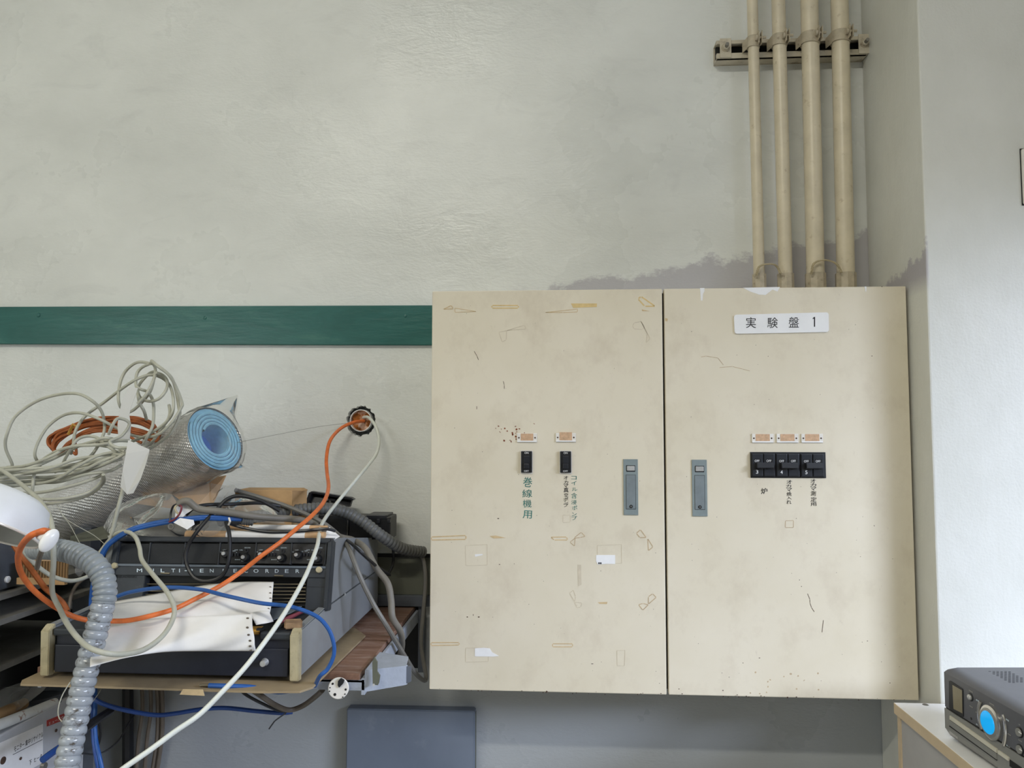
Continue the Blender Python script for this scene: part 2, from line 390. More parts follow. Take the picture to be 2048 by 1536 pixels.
def part(name, mb, m, parent, smooth=False, solid=0.0, label=None):
    o = obj(name, mb, m, parent, smooth, solid)
    if label: o['label'] = label
    return o
def struct(name, mb, m, smooth=False): o = obj(name, mb, m, None, smooth); o['kind'] = 'structure'; return o
def spline(pts, n=8, closed=False):
    pts = [Vector(p) for p in pts]; out = []; m = len(pts)
    for i in range(m if closed else m-1):
        if closed: a, b, c, d = pts[i-1], pts[i], pts[(i+1) % m], pts[(i+2) % m]
        else: a, b, c, d = pts[max(i-1, 0)], pts[i], pts[i+1], pts[min(i+2, m-1)]
        for k in range(n):
            t = k/n
            out.append(0.5*((2*b)+(c-a)*t+(2*a-5*b+4*c-d)*t*t+(3*b-a-3*c+d)*t**3))
    if not closed: out.append(pts[-1])
    return out
def resample(pts, step):
    out = [pts[0]]; acc = 0.0
    for a, b in zip(pts, pts[1:]):
        L = (b-a).length
        if L < 1e-9: continue
        t = step-acc
        while t <= L: out.append(a+(b-a)*(t/L)); t += step
        acc = (acc+L) % step
    return out
def pxpath(pts, n=8): return spline([at(*p) for p in pts], n)
_txt = {}
def text_mesh(s, ext=0.0002, off=0.0):
    cu = bpy.data.curves.new('t', 'FONT'); cu.body = s; cu.size = 1.0; cu.extrude = 0.0; cu.offset = off; cu.resolution_u = 3
    o = bpy.data.objects.new('t', cu); COL.objects.link(o)
    dg = bpy.context.evaluated_depsgraph_get(); me = bpy.data.meshes.new_from_object(o.evaluated_get(dg))
    bpy.data.objects.remove(o); bpy.data.curves.remove(cu)
    vs = [v.co.copy() for v in me.vertices]; fs = [tuple(p.vertices) for p in me.polygons]; bpy.data.meshes.remove(me)
    return vs, fs
def add_text(mb, s, o, ux, uy, off=0.0, lift=None, rot=0.0):
    """lettering s fitted to the box with origin o (lower left) and side vectors ux, uy"""
    if (s, off) not in _txt: _txt[(s, off)] = text_mesh(s, off=off)
    vs, fs = _txt[(s, off)]
    if not vs: return
    x0, x1 = min(v.x for v in vs), max(v.x for v in vs); y0, y1 = min(v.y for v in vs), max(v.y for v in vs)
    w, h = max(x1-x0, 1e-6), max(y1-y0, 1e-6); bv = []
    c, sn = math.cos(rot), math.sin(rot)
    for v in vs:
        a, b = (v.x-x0)/w-.5, (v.y-y0)/h-.5
        a, b = a*c-b*sn, a*sn+b*c
        bv.append(mb.bm.verts.new(o+ux*(a+.5)+uy*(b+.5)))
    for f in fs:
        try: mb.bm.faces.new([bv[i] for i in f])
        except ValueError: pass
def text_px(name, items, Y, m, parent, off=0.0):
    """items: (string, x0, y0, x1, y1[, rotation]) in photograph pixels, written on the plane Y"""
    mb = MB()
    for it in items:
        s, x0, y0, x1, y1 = it[:5]; r = it[5] if len(it) > 5 else 0.0
        a, b, c = at(x0, y1, Y), at(x1, y1, Y), at(x0, y0, Y)
        add_text(mb, s, a, b-a, c-a, off, rot=r)
    return part(name, mb, m, parent)
def box_px(mb, x0, y0, x1, y1, Yf, Yb, bev=0.0):
    a, b = at((x0), (y1), Yf), at(x1, y0, Yf); return mb.box(a.x, b.x, Yf, Yb, a.z, b.z, bev)
def poly_px(mb, pts, Yf, th=0.0004): return mb.prism([at(x, y, Yf) for x, y in pts], (0, th, 0))
def ribbon_px(mb, pts, Yf, wpx=2.0, closed=False, th=0.0004):
    p = [at(x, y, Yf) for x, y in pts]; h = wpx/F*1.5/2
    if closed: p.append(p[0])
    for a, b in zip(p, p[1:]):
        t = (b-a)
        if t.length < 1e-6: continue
        t.normalize(); nn = V(-t.z, 0, t.x)*h
        e = t*min(h, (b-a).length*.4); mb.prism([a-nn+e, b-nn-e*.98, b+nn-e*.98, a+nn+e], (0, th, 0))
    return mb

# ================================================================== THE ROOM
CABF = -0.19                                   # plane of the cabinet doors
COLF = -0.26                                   # plane of the column front
COLX = 0.684                                   # left face of the column
HOLE = at(722, 842)
def wall_with_hole():
    mb = MB(); bm = mb.bm; n = 48; R = 0.0335; S = 0.07
    rnd = random.Random(3); ring = []; ring2 = []; sq = []
    for k in range(n):
        a = 2*math.pi*k/n; r = R*(1+rnd.uniform(-.07, .09))
        ring.append(bm.verts.new((HOLE.x+r*math.cos(a), 0, HOLE.z+r*math.sin(a))))
        ring2.append(bm.verts.new((HOLE.x+r*.97*math.cos(a), 0.014, HOLE.z+r*.97*math.sin(a))))
        m = S/max(abs(math.cos(a)), abs(math.sin(a))); sq.append(bm.verts.new((HOLE.x+m*math.cos(a), 0, HOLE.z+m*math.sin(a))))
    for k in range(n):
        k2 = (k+1) % n
        bm.faces.new((ring[k], sq[k], sq[k2], ring[k2])); bm.faces.new((ring2[k], ring[k], ring[k2], ring2[k2]))
    X0, X1, Z0, Z1 = -2.4, 2.6, 0.0, 3.5; a, b, c, d = HOLE.x-S, HOLE.x+S, HOLE.z-S, HOLE.z+S
    for (x0, x1, z0, z1) in ((X0, a, Z0, Z1), (b, X1, Z0, Z1), (a, b, Z0, c), (a, b, d, Z1)):
        bm.faces.new([bm.verts.new(p) for p in ((x0, 0, z0), (x1, 0, z0), (x1, 0, z1), (x0, 0, z1))])
    bmesh.ops.recalc_face_normals(bm, faces=bm.faces)
    return mb
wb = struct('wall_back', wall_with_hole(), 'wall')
mb = MB(); mb.lathe([(0.0, 0), (0.04, 0)], HOLE+V(0, 0.0145, 0), (0, -1, 0), 32); part('broken_plaster', mb, 'plaster', wb, label='dark broken plaster around the pipe sleeve')
sl = part('pipe_sleeve', MB().lathe([(0.0235, 0.012), (0.0235, -0.004), (0.0252, -0.004), (0.0252, 0.014)], HOLE+V(0, 0, 0.001), (0, 1, 0), 32), 'drip', wb, True, label='thin white pipe sleeve rim')
mb = MB(); rnd = random.Random(5)
def stuff(u, v):
    r = 0.0234*u; a = 2*math.pi*v
    return HOLE+V(r*math.cos(a), 0.008-0.006*math.sin(u*7+a*3)*math.cos(a*2)*u, r*math.sin(a)+0.001)
mb.grid(stuff, 8, 32); part('hole_filling', mb, 'foamorange', wb, True, label='orange brown foam stuffed in the pipe hole')
mb = MB(); mb.box(-2.4, 2.6, -5.0, 0.02, -0.05, 0.0); struct('floor', mb, 'floor')
mb = MB(); mb.box(-2.4, 2.6, -5.0, 0.02, 3.5, 3.55); struct('ceiling', mb, 'ceiling')
mb = MB(); mb.box(-2.45, -2.4, -5.0, 0.0, 0, 3.5); struct('wall_left', mb, 'column')
mb = MB()
for z0, z1, y0, y1 in ((0, .8, -5, 0), (2.15, 3.5, -5, 0), (.8, 2.15, -5, -2.5), (.8, 2.15, -1.1, 0)): mb.box(1.95, 2.0, y0, y1, z0, z1)
struct('wall_right', mb, 'column')
mb = MB()
for z0, z1, x0, x1 in ((0, .85, -2.4, 2.6), (2.15, 3.5, -2.4, 2.6), (.85, 2.15, -2.4, -1.85), (.85, 2.15, .45, 2.6)): mb.box(x0, x1, -5.05, -5.0, z0, z1)
struct('wall_front', mb, 'column')
mb = MB(); mb.box(COLX, 1.35, COLF, 0.0, 0.0, 3.5, 0.003); struct('wall_column', mb, 'column')
# green board along the wall
a, b, c, d = at(0, 615), at(880, 612), at(880, 691.5), at(0, 689)
sx = -1.6; sl0 = (b.z-a.z)/(b.x-a.x); sl1 = (c.z-d.z)/(c.x-d.x)
T = 0.011
mb = MB(); mb.prism([V(sx, -T, a.z+sl0*(sx-a.x)), V(b.x, -T, b.z), V(c.x, -T, c.z), V(sx, -T, d.z+sl1*(sx-d.x))], (0, T, 0))
bmesh.ops.bevel(mb.bm, geom=[e for e in mb.bm.edges], offset=0.0012, segments=1, affect='EDGES')
tr = struct('trim_1', mb, 'green')
p = at(77, 630, -T); part('screw_head', MB().lathe([(0, .002), (.004, .0018), (.0055, 0)], p, (0, -1, 0), 16), 'green', tr, True)
for i, x in enumerate((-0.82, -0.35)): part('screw_head', MB().lathe([(0, .0012), (.003, .001), (.0045, 0)], V(x, -T, p.z-.01), (0, -1, 0), 16), 'green', tr, True)

# ================================================================== DISTRIBUTION CABINET
XL, XM, XR, ZB, ZT = -0.2578, 0.2073, 0.6780, 0.9901, 1.7826
cab = thing('distribution_cabinet', 'large cream two-door electrical distribution cabinet mounted on the wall', 'cabinet', (0.21, -0.095, ZB))
mb = MB(); mb.box(XL+.004, XR-.004, CABF+.022, -0.001, ZB+.004, ZT-.004, .002)
part('cabinet_body', mb, 'cab', cab)
mb = MB(); mb.box(XM-.006, XM+.006, CABF+.016, CABF+.0225, ZB+.006, ZT-.006); part('door_gap', mb, 'blackdull', cab, label='dark gap between the two doors')
DOORS = []
for nm, x0, x1 in (('left', XL, XM-.0018), ('right', XM+.0022, XR)):
    mb = MB(); mb.box(x0, x1, CABF, CABF+.02, ZB, ZT, .0018)
    DOORS.append(part('door', mb, 'cab', cab, label={'left': 'cream steel door with tape marks and two switches', 'right': 'cream steel door with name plate and three breakers'}[nm]))
DL, DR = DOORS
Yf = CABF-.0004
# recessed latch handles
for (x0, y0, x1, y1, lean) in ((1247.5, 918.5, 1275.5, 1030, 0), (1385, 919.5, 1413.5, 1032.5, 0)):
    h = part('latch_handle', box_px(MB(), x0, y0, x1, y1, CABF-.0022, CABF+.002, .0006), 'handle', cab, label='grey flush latch handle')
    part('handle_gap', box_px(MB(), x0+4.8, y0+31, x1-4.2, y0+100, CABF-.0024, CABF), 'blackdull', h)
    part('lever', box_px(MB(), x0+5.4, y0+31.7, x1-4.8, y0+99.3, CABF-.0032, CABF, .0004), 'handle2', h)
    part('button_recess', box_px(MB(), x0+5, y0+12, x1-5, y0+25, CABF-.0025, CABF, .0006), 'blackdull', h)
    part('push_button', box_px(MB(), x0+6.5, y0+13.5, x1-6, y0+23, CABF-.0042, CABF, .001), 'steel', h, label='silver push button')
    k = at((x0+x1)/2+.6, y0+94.5, CABF-.0032)
    part('key_hole', MB().lathe([(0, .0006), (.0022, .0006), (.0034, .0004), (.0034, 0)], k, (0, -1, 0), 18), 'black', h)
    part('key_slot', MB().lathe([(0, .0009), (.0015, .0008)], k, (0, -1, 0), 10), 'dulsteel', h)
# card holders above the breakers
for i, (x0, y0) in enumerate(((1034, 866.5), (1111.5, 866), (1504, 867.5), (1553.5, 867.5), (1603, 867.5))):
    w, hh = (40, 18) if i < 2 else (43, 18)
    c = part('card_holder', box_px(MB(), x0, y0, x0+w, y0+hh, CABF-.0025, CABF, .0008), 'acryl', cab, label='clear card holder with a browned card')
    part('card', box_px(MB(), x0+7.5, y0-(1.5 if i == 1 else -.6), x0+w-7.5, y0+hh-3.5, CABF-.0030, CABF, 0), 'card', c)
    part('holder_lip', box_px(MB(), x0+.5, y0+hh-2.6, x0+w-.5, y0+hh-.6, CABF-.0036, CABF, .0004), 'plate', c)
    for sxx in (3.8, w-3.8):
        part('screw', MB().lathe([(0, .0010), (.0012, .0009), (.0017, 0)], at(x0+sxx, y0+9, CABF-.0025), (0, -1, 0), 12), 'speck', c)
# two single switches on the left door
for (x0, y0) in ((1042, 902.3), (1120.2, 902.5)):
    b = part('switch', box_px(MB(), x0, y0, x0+22, y0+43, CABF-.006, CABF+.01, .0012), 'black', cab, label='black toggle switch marked ON and OFF')
    part('cutout_rim', box_px(MB(), x0-1.2, y0-1.2, x0+23.2, y0+45, CABF-.0006, CABF, .0002), 'acryl', b)
    part('switch_slot', box_px(MB(), x0+5, y0+9, x0+17, y0+36, CABF-.0064, CABF, 0), 'blackdull', b)
    part('toggle', box_px(MB(), x0+5.6, y0+25, x0+16.4, y0+35, CABF-.012, CABF-.004, .001), 'black2', b)
    part('slide', box_px(MB(), x0+5.4, y0+9.5, x0+16.6, y0+24.5, CABF-.0075, CABF-.004, .0006), 'black2', b)
    text_px('marking', [('ON', x0+7, y0+1.5, x0+15, y0+5.5)], CABF-.0063, 'white_print', b, .004); text_px('marking', [('OFF', x0+6, y0+38, x0+15.5, y0+41.5)], CABF-.0063, 'white_print', b, .004)
# three two-pole breakers on the right door
mb = box_px(MB(), 1501.5, 904.5, 1651, 955.5, CABF-.002, CABF+.01, .0004); part('breaker_surround', mb, 'black', cab)
for i, x0 in enumerate((1503, 1552, 1601.5)):
    y0 = 906.5+i*.4
    b = part('circuit_breaker', box_px(MB(), x0, y0, x0+47, y0+47, CABF-.005, CABF+.01, .0008), 'black', cab, label='black two-pole circuit breaker numbered %d' % (i+3))
    for q in (0, 1):
        xa = x0+1+q*23.5
        part('pole_face', box_px(MB(), xa+1, y0+1.2, xa+21.5, y0+45.5, CABF-.0075, CABF-.003, .0012), 'black2', b)
        part('pole_window', box_px(MB(), xa+5, y0+11, xa+17.5, y0+32, CABF-.0078, CABF-.004), 'blackdull', b)
        text_px('marking', [('OFF', xa+5.5, y0+13, xa+15, y0+17.5)], CABF-.0080, 'white_print', b, .006)
        if q == 0: text_px('number', [(str(i+3), xa+8, y0+33.5, xa+12.5, y0+41)], CABF-.0080, 'white_print', b, .006)
    u, v = at(x0+9.5, y0+24.5, CABF-.013), at(x0+43, y0+24.5, CABF-.013)
    part('toggle_bar', MB().obox((u+v)/2, (v-u)/2, V(0, .006, -.001), V(0, .0015, .0052), .0009), 'black', b)
# name plate
q4 = [at(1468, 629.5, CABF-.003), at(1657.5, 624.5, CABF-.003), at(1658, 664, CABF-.003), at(1469.5, 667.5, CABF-.003)]; pl = []
for i in range(4):
    p, u, v = q4[i], (q4[i-1]-q4[i]).normalized(), (q4[(i+1) % 4]-q4[i]).normalized()
    for t in range(5):
        w = t*math.pi/8; pl.append(p+(u*(1-math.sin(w))+v*(1-math.cos(w)))*.005)
mb = MB(); mb.prism(pl, (0, .003, 0))
npl = part('name_plate', mb, 'plate', cab, label='white name plate with black lettering')
for s, x0, y0, x1, y1 in (('実', 1492, 634.5, 1512, 656), ('験', 1534.5, 635, 1555.5, 656), ('盤', 1577.5, 634, 1598, 655)):
    text_px('lettering', [(s, x0, y0, x1, y1)], CABF-.0033, 'ink', npl, .0)
part('lettering', poly_px(MB(), [(1625.5, 636.2), (1628.2, 634), (1630.2, 633.8), (1630.2, 653.5), (1628, 653.5), (1628, 636.6), (1625.5, 638.5)], CABF-.0033, .0002), 'ink', npl)
# handwriting
def column_of(name, chars, x, w, y0, ys, m, parent, off=0.0, seed=1):
    rnd = random.Random(seed); it = []
    for ch, (a, b) in zip(chars, ys): it.append((ch, x-w/2+rnd.uniform(-1, 1), a, x+w/2+rnd.uniform(-1, 1), b, rnd.uniform(-.09, .09)))
    return text_px(name, it, Yf, m, parent, off)
column_of('handwriting', '巻線機用', 1054.5, 18, 0, ((954, 974), (979, 995), (999, 1015), (1021, 1037)), 'green_ink', DL, .0, 2)['label'] = 'green felt pen writing'
column_of('handwriting', 'オカマ真空ポンプ', 1132, 8.5, 0, ((952, 959), (961, 967.5), (968, 975), (975, 985), (986, 994), (995, 1002), (1002.5, 1007.5), (1007, 1014)), 'ink', DL, .007, 3)['label'] = 'black felt pen writing'
column_of('handwriting', 'コイル含浸ポンプ', 1148.5, 11, 0, ((952, 959), (962, 970), (975, 982), (985.5, 997), (1000, 1009), (1011, 1020), (1025, 1032), (1032, 1040)), 'green_ink', DL, .0, 4)['label'] = 'green felt pen writing'
column_of('handwriting', '炉', 1528, 13, 0, ((976, 988),), 'ink', DR, .008, 5)
column_of('handwriting', 'オカマ焼入れ', 1578, 11, 0, ((960, 968), (969, 975), (976, 983), (984, 992), (993, 999), (1000, 1008)), 'ink', DR, .007, 6)
column_of('handwriting', 'オカマ測定用', 1627, 11, 0, ((958, 966), (966.5, 973), (974, 981), (982, 992), (994, 1004), (1005, 1012)), 'ink', DR, .007, 7)
# tape marks (outlines of old adhesive) and remaining tape
def z6(x, y): return (850+x/4.096, 1030+y/4.096)
def z3(x, y): return (850+x/4.096, 560+y/4.096)
def tapeo(pts, zf, m='tapeline', w=1.6, d=None): part('tape_mark', ribbon_px(MB(), [zf(*p) for p in pts], Yf, w, True), m, d or DL)
def tapef(pts, zf, m='tape', d=None): part('tape_strip', poly_px(MB(), [zf(*p) for p in pts], Yf-.0001), m, d or DL)
tapef([(1195, 192), (1408, 192), (1408, 220), (1215, 228)], z3)
tapeo([(548, 208), (765, 208), (765, 230), (548, 230)], z3, 'tape', 2.2)
tapeo([(1770, 135), (1885, 215), (1800, 215), (1745, 155)], z3, 'tape', 2.6)
tapeo([(150, 240), (215, 208), (230, 235)], z3, 'tape2', 1.6)
tapeo([(245, 230), (420, 258), (245, 265)], z3, 'tape2', 1.0)
tapeo([(985, 266), (1250, 238), (1248, 262), (1130, 266)], z3, 'tape2', 1.2)
tapeo([(605, 428), (668, 415), (665, 490), (632, 508)], z3, 'tapefaint', 1.4)
tapeo([(668, 415), (815, 370), (828, 402), (720, 408)], z3, 'tapefaint', 1.2)
tapeo([(1715, 350), (1770, 340), (1800, 385), (1780, 405), (1712, 400), (1700, 375)], z3, 'tapefaint', 1.3)
tapeo([(1770, 340), (1845, 480), (1812, 512), (1820, 440)], z3, 'tapefaint', 1.0)
tapef([(1775, 240), (1840, 255), (1780, 255)], z3, 'tape2')
tapef([(1968, 310), (1990, 318), (1985, 338), (1968, 335)], z3, 'tape2', DR)
tapeo([(52, 180), (335, 168), (335, 200), (52, 205)], z6, 'tape2', 2.2)
tapef([(530, 172), (580, 168), (662, 188), (560, 192)], z6, 'tape2')
tapeo([(1030, 182), (1160, 180), (1168, 205), (1060, 205)], z6, 'tape2', 1.8)
tapeo([(1280, 142), (1312, 175), (1270, 185), (1225, 190), (1225, 185)], z6, 'tapeline', 1.3)
tapeo([(1230, 190), (1225, 255), (1188, 222)], z6, 'tapeline', 1.2)
tapeo([(1765, 120), (1812, 185), (1760, 185), (1733, 150)], z6, 'tapeline', 1.6)
tapeo([(1825, 195), (1868, 262), (1830, 292)], z6, 'tapeline', 1.6)
tapeo([(1185, 640), (1215, 615), (1235, 670), (1225, 710)], z6, 'tapefaint', 1.4)
tapeo([(1225, 715), (1285, 720), (1275, 755), (1245, 760)], z6, 'tapefaint', 1.4)
tapeo([(1865, 645), (1895, 675), (1830, 730), (1830, 670)], z6, 'tapeline', 1.5)
tapeo([(1750, 735), (1785, 725), (1830, 735), (1785, 780)], z6, 'tapeline', 1.5)
tapef([(1252, 408), (1278, 408), (1282, 570), (1255, 585)], z6, 'tapefaint')
tapef([(1415, 715), (1495, 712), (1490, 730), (1430, 728)], z6, 'tape2')
tapeo([(50, 1045), (280, 1045), (280, 1065), (50, 1070)], z6, 'tape2', 1.8)
tapeo([(1045, 1055), (1210, 1055), (1208, 1080), (1045, 1080)], z6, 'tape2', 1.6)
tapeo([(1130, 0), (1190, 0), (1190, 58), (1130, 62)], z6, 'tapefaint', 1.0)
for q in ([(330, 250), (510, 240), (510, 410), (335, 415)], [(1412, 250), (1610, 240), (1612, 395), (1415, 400)], [(332, 1090), (520, 1085), (520, 1200), (332, 1205)], [(1572, 1110), (1640, 1108), (1635, 1235), (1575, 1235)]): tapeo(q, z6, 'tapefaint', .8)
part('tape_mark', ribbon_px(MB(), [(1571, 1041.5), (1587, 1041), (1587, 1055), (1570.5, 1055)], Yf, 1.0, True), 'tapeline', DR)
# stuck paper scraps
part('paper_scrap', poly_px(MB(), [z6(*p) for p in ((1402, 328), (1558, 328), (1558, 402), (1490, 400), (1415, 406), (1400, 375))], Yf-.0003, .0006), 'paper', DL, label='torn white paper scrap')
text_px('scrap_print', [('■■', 1196.5, 1124.8, 1203, 1128)], Yf-.0006, 'ink', DL)
part('paper_scrap', poly_px(MB(), [z6(*p) for p in ((408, 322), (472, 320), (472, 328), (410, 342))], Yf-.0003, .0006), 'paper', DL)
part('paper_scrap', poly_px(MB(), [z6(*p) for p in ((408, 1092), (480, 1087), (530, 1092), (550, 1125), (605, 1155), (560, 1160), (408, 1158))], Yf-.0003, .0006), 'paper', DL, label='torn white paper scrap')
# paint drips on the top edge and chips
for q in ([(1400, 576), (1409, 576), (1409, 582), (1406, 588), (1405, 601), (1402, 601), (1401, 588)], [(1486, 575.5), (1560, 574), (1555, 583), (1545, 579), (1531, 590), (1518, 589), (1500, 583)], [(1729, 573), (1733, 573), (1732.5, 583), (1731, 583)]):
    part('paint_drip', poly_px(MB(), q, Yf-.0001), 'drip', DR)
rnd = random.Random(11)
for d, spots in ((DL, [(934.5, 1234, 1.6, 1.1), (957.5, 1234, 2, 1.2), (946.5, 1230, .6, 2), (1184.5, 1327.6, 2.6, .6), (996.5, 1037, 2, 1), (999, 1129, 1.5, .8)]),
                 (DR, [(1358, 1378, 1.2, 1), (1446, 1381, 1.3, 1), (1519, 1316, 1.6, .8), (1486, 1326, .9, .9), (1744, 712, 1, 1), (1764, 573, 1, 1), (1599, 1160, .8, .9), (1603, 1173, .9, .9), (1735, 1282, 1.2, .8), (1780, 1366, .9, .9), (1444, 1346, .7, .7)])):
    mb = MB()
    for x, y, a, b in spots + [(rnd.uniform(*((870, 1320) if d is DL else (1345, 1800))), rnd.uniform(600, 1370), rnd.uniform(.3, .8), rnd.uniform(.3, .8)) for _ in range(45)]:
        mb.prism([at(x+a*math.cos(t*math.pi/3), y+b*math.sin(t*math.pi/3), Yf) for t in range(6)], (0, .0004, 0))
    for _ in range(22):
        x = rnd.uniform(*((865, 1325) if d is DL else (1340, 1830))); y = 1381.5+(x-858)*.0215-rnd.uniform(-1, 4)
        a = rnd.uniform(.5, 1.6); mb.prism([at(x+a*math.cos(t*math.pi/3), y-1+a*.7*math.sin(t*math.pi/3), Yf) for t in range(6)], (0, .0004, 0))
    o = part('chips', mb, 'speck', d); o['kind'] = 'stuff'
    mb = MB()
    for _ in range(26 if d is DL else 14):
        x = rnd.uniform(*((985, 1075) if d is DL else (1490, 1640))); y = rnd.uniform(*((842, 885) if d is DL else (1340, 1390))); a = rnd.uniform(.5, 2.2); b = rnd.uniform(.6, 2.6); ph = rnd.uniform(0, 3)
        mb.prism([at(x+(a*math.cos(t)*math.cos(ph)-b*math.sin(t)*math.sin(ph)), y+(a*math.cos(t)*math.sin(ph)+b*math.sin(t)*math.cos(ph)), Yf) for t in [i*math.pi/4+rnd.uniform(-.2, .2) for i in range(8)]], (0, .0004, 0))
    o = part('brown_smears', mb, 'tapeline' if d is DR else 'rust', d); o['kind'] = 'stuff'
for pts in ([(948, 702), (954, 712), (957, 720)], [(1006.5, 762), (1008.5, 770), (1008.5, 778)], [(953.5, 812), (953.5, 819)], [(1615, 1187), (1620, 1199), (1620, 1206), (1623, 1215), (1629, 1224)], [(1647, 1240), (1644, 1265)], [(1748, 1050), (1749, 1053)], [(1402, 714), (1412, 712), (1424, 714), (1436, 716), (1447, 730)], [(1439, 735), (1465, 733), (1485, 738), (1500, 742)]):
    part('scratch', ribbon_px(MB(), pts, Yf, .9), 'tapeline' if pts[0][1] < 760 and pts[0][0] > 1390 else 'speck', DL if pts[0][0] < 1330 else DR)

# ================================================================== CONDUITS, STRUT CHANNEL
CY = -0.052
pipes = (((1494, 1515), (1507, 1530)), ((1543, 1570), (1557.5, 1585)), ((1601, 1636), (1614, 1648.5)), ((1662, 1696), (1674, 1709.5)))
which = ('leftmost thinnest', 'second from left', 'third from left thick', 'rightmost thick')
PIPE = []
for i, ((a0, a1), (b0, b1)) in enumerate(pipes):
    t0, t1 = at(a0, 0, CY), at(a1, 0, CY); u0, u1 = at(b0, 560, CY), at(b1, 560, CY)
    top = (t0+t1)/2; bot = (u0+u1)/2; r = ((t1-t0).length+(u1-u0).length)/4
    dd = (top-bot)/(top.z-bot.z)
    P = lambda z, bot=bot, dd=dd: bot+dd*(z-bot.z)
    th = thing('conduit', 'cream painted steel conduit above the cabinet, %s of the four' % which[i], 'pipe', P(ZT-.003), 'conduits above the cabinet')
    part('pipe', MB().cyl(P(ZT-.004), P(3.5), r, 28), 'conduit', th, True)
    z0, z1 = at(1500, 571, CY).z, at(1500, 549, CY).z; z0 = ZT+.0005
    part('locknut', MB().cyl(P(ZT-.0035), P(ZT+.006), r+.006, 8), 'clamp', th)
    g = part('earth_clamp', MB().lathe([(r+.0005, 0), (r+.003, 0), (r+.003, z1-z0), (r+.0005, z1-z0)], P(z0), dd, 10), 'clamp', th, label='flat sheet metal earthing clamp')
    PIPE.append((P, r, z1))
def jumper(a, b, hp, label):
    pa, pb = at(*a), at(*b); pts = spline([pa, at(*hp[0]), at(*hp[1]), at(*hp[2]), pb], 14); mb = MB()
    for k in range(3):
        tw = [p+V(math.cos(i*.7+k*2.1), math.sin(i*.7+k*2.1), math.sin(i*.7+k*2.1)*.4)*.0015 for i, p in enumerate(pts)]; mb.tube(tw, .0015, 5)
    tag(obj('earth_wire', mb, 'oldwire', None, True), label, 'wire', 'earth jumper wires')
yj = CY-.022
jumper((1513, 550, yj), (1561, 547, yj), ((1519, 533, yj-.002), (1536, 528, yj-.004), (1552, 531, yj-.002)), 'small twisted earth wire arched between the two thin conduits')
jumper((1623, 548, yj-.004), (1683, 545, yj-.004), ((1628, 527, yj-.006), (1648, 520, yj-.008), (1672, 527, yj-.006)), 'larger twisted earth wire arched between the two thick conduits')
CF = -0.034
ch = thing('strut_channel', 'cream painted slotted steel channel holding four conduits', 'bracket', at(1585, 110, -.02))
a, b = at(1433, 108, CF), at(1742, 94, CF); x0, x1 = a.x, COLX-.002; zc = at(1590, 95, CF).z; hh = .021
mb = MB(); mb.box(x0, x1, -.004, 0, zc-hh, zc+hh); mb.box(x0, x1, CF, -.003, zc-hh, zc-hh+.003); mb.box(x0, x1, CF, -.003, zc+hh-.003, zc+hh)
part('channel_body', mb, 'channel', ch)
for s in (-1, 1):
    mb = MB(); za, zb = (zc-hh, zc-hh+.0125) if s < 0 else (zc+hh-.0085, zc+hh); mb.box(x0, x1, CF-.0015, CF+.008, za, zb, .0012); part('channel_lip', mb, 'channel', ch)
mb = MB(); mb.box(x0+.003, x1-.003, -.012, -.004, zc-hh+.004, zc+hh-.004); part('channel_inside', mb, 'slotdark', ch)
for (px, py) in ((1451, 100), (1728, 86)):
    p = at(px, py, CF-.002); mb = MB(); mb.box(p.x-.0125, p.x+.0125, CF-.0045, CF-.0015, zc-hh+.001, zc+hh+.003, .001); wsh = part('square_washer', mb, 'channel', ch)
    c = V(p.x, CF-.0045, zc+.002)
    part('round_washer', MB().cyl(c, c+V(0, -.0015, 0), .0095, 20), 'clamp', wsh)
    part('nut', MB().cyl(c+V(0, -.0015, 0), c+V(0, -.0075, 0), .0072, 6), 'channel', wsh)
    part('stud', MB().cyl(c+V(0, -.0075, 0), c+V(.0, -.018, 0), .0038, 12), 'dulsteel', wsh)
for i, (P, r, _) in enumerate(PIPE):
    z = zc+.004+.0015*i; c = P(z); mb = MB(); hb = .0125
    tilt = V(.08, 0, 1).normalized()
    mb.lathe([(r+.0004, -hb), (r+.0022, -hb), (r+.0022, hb), (r+.0004, hb)], c, tilt, 24)
    mb.prism([c+V(-r-.002, -.003, -hb), c+V(-r-.009, .014, -hb-.002), c+V(-r-.009, .014, hb-.006), c+V(-r-.002, -.003, hb)], (.0015, .001, 0))
    cl = part('pipe_clamp', mb, 'clamp', ch, True, label='saddle clamp around a conduit')
    for q in (0, 1):
        xe = c.x+r*.5+q*.0065
        part('clamp_ear', MB().box(xe, xe+.0016, c.y-r-.012, c.y-r*.6, z-.011, z+.016, .0005), 'clamp', cl)
    part('clamp_bolt', MB().cyl(V(c.x+r*.5-.005, c.y-r-.005, z+.003), V(c.x+r*.5+.017, c.y-r-.005, z+.003), .0028, 10), 'clamp', cl)
    part('bolt_head', MB().cyl(V(c.x+r*.5-.006, c.y-r-.005, z+.003), V(c.x+r*.5-.001, c.y-r-.005, z+.003), .006, 12), 'clamp', cl)

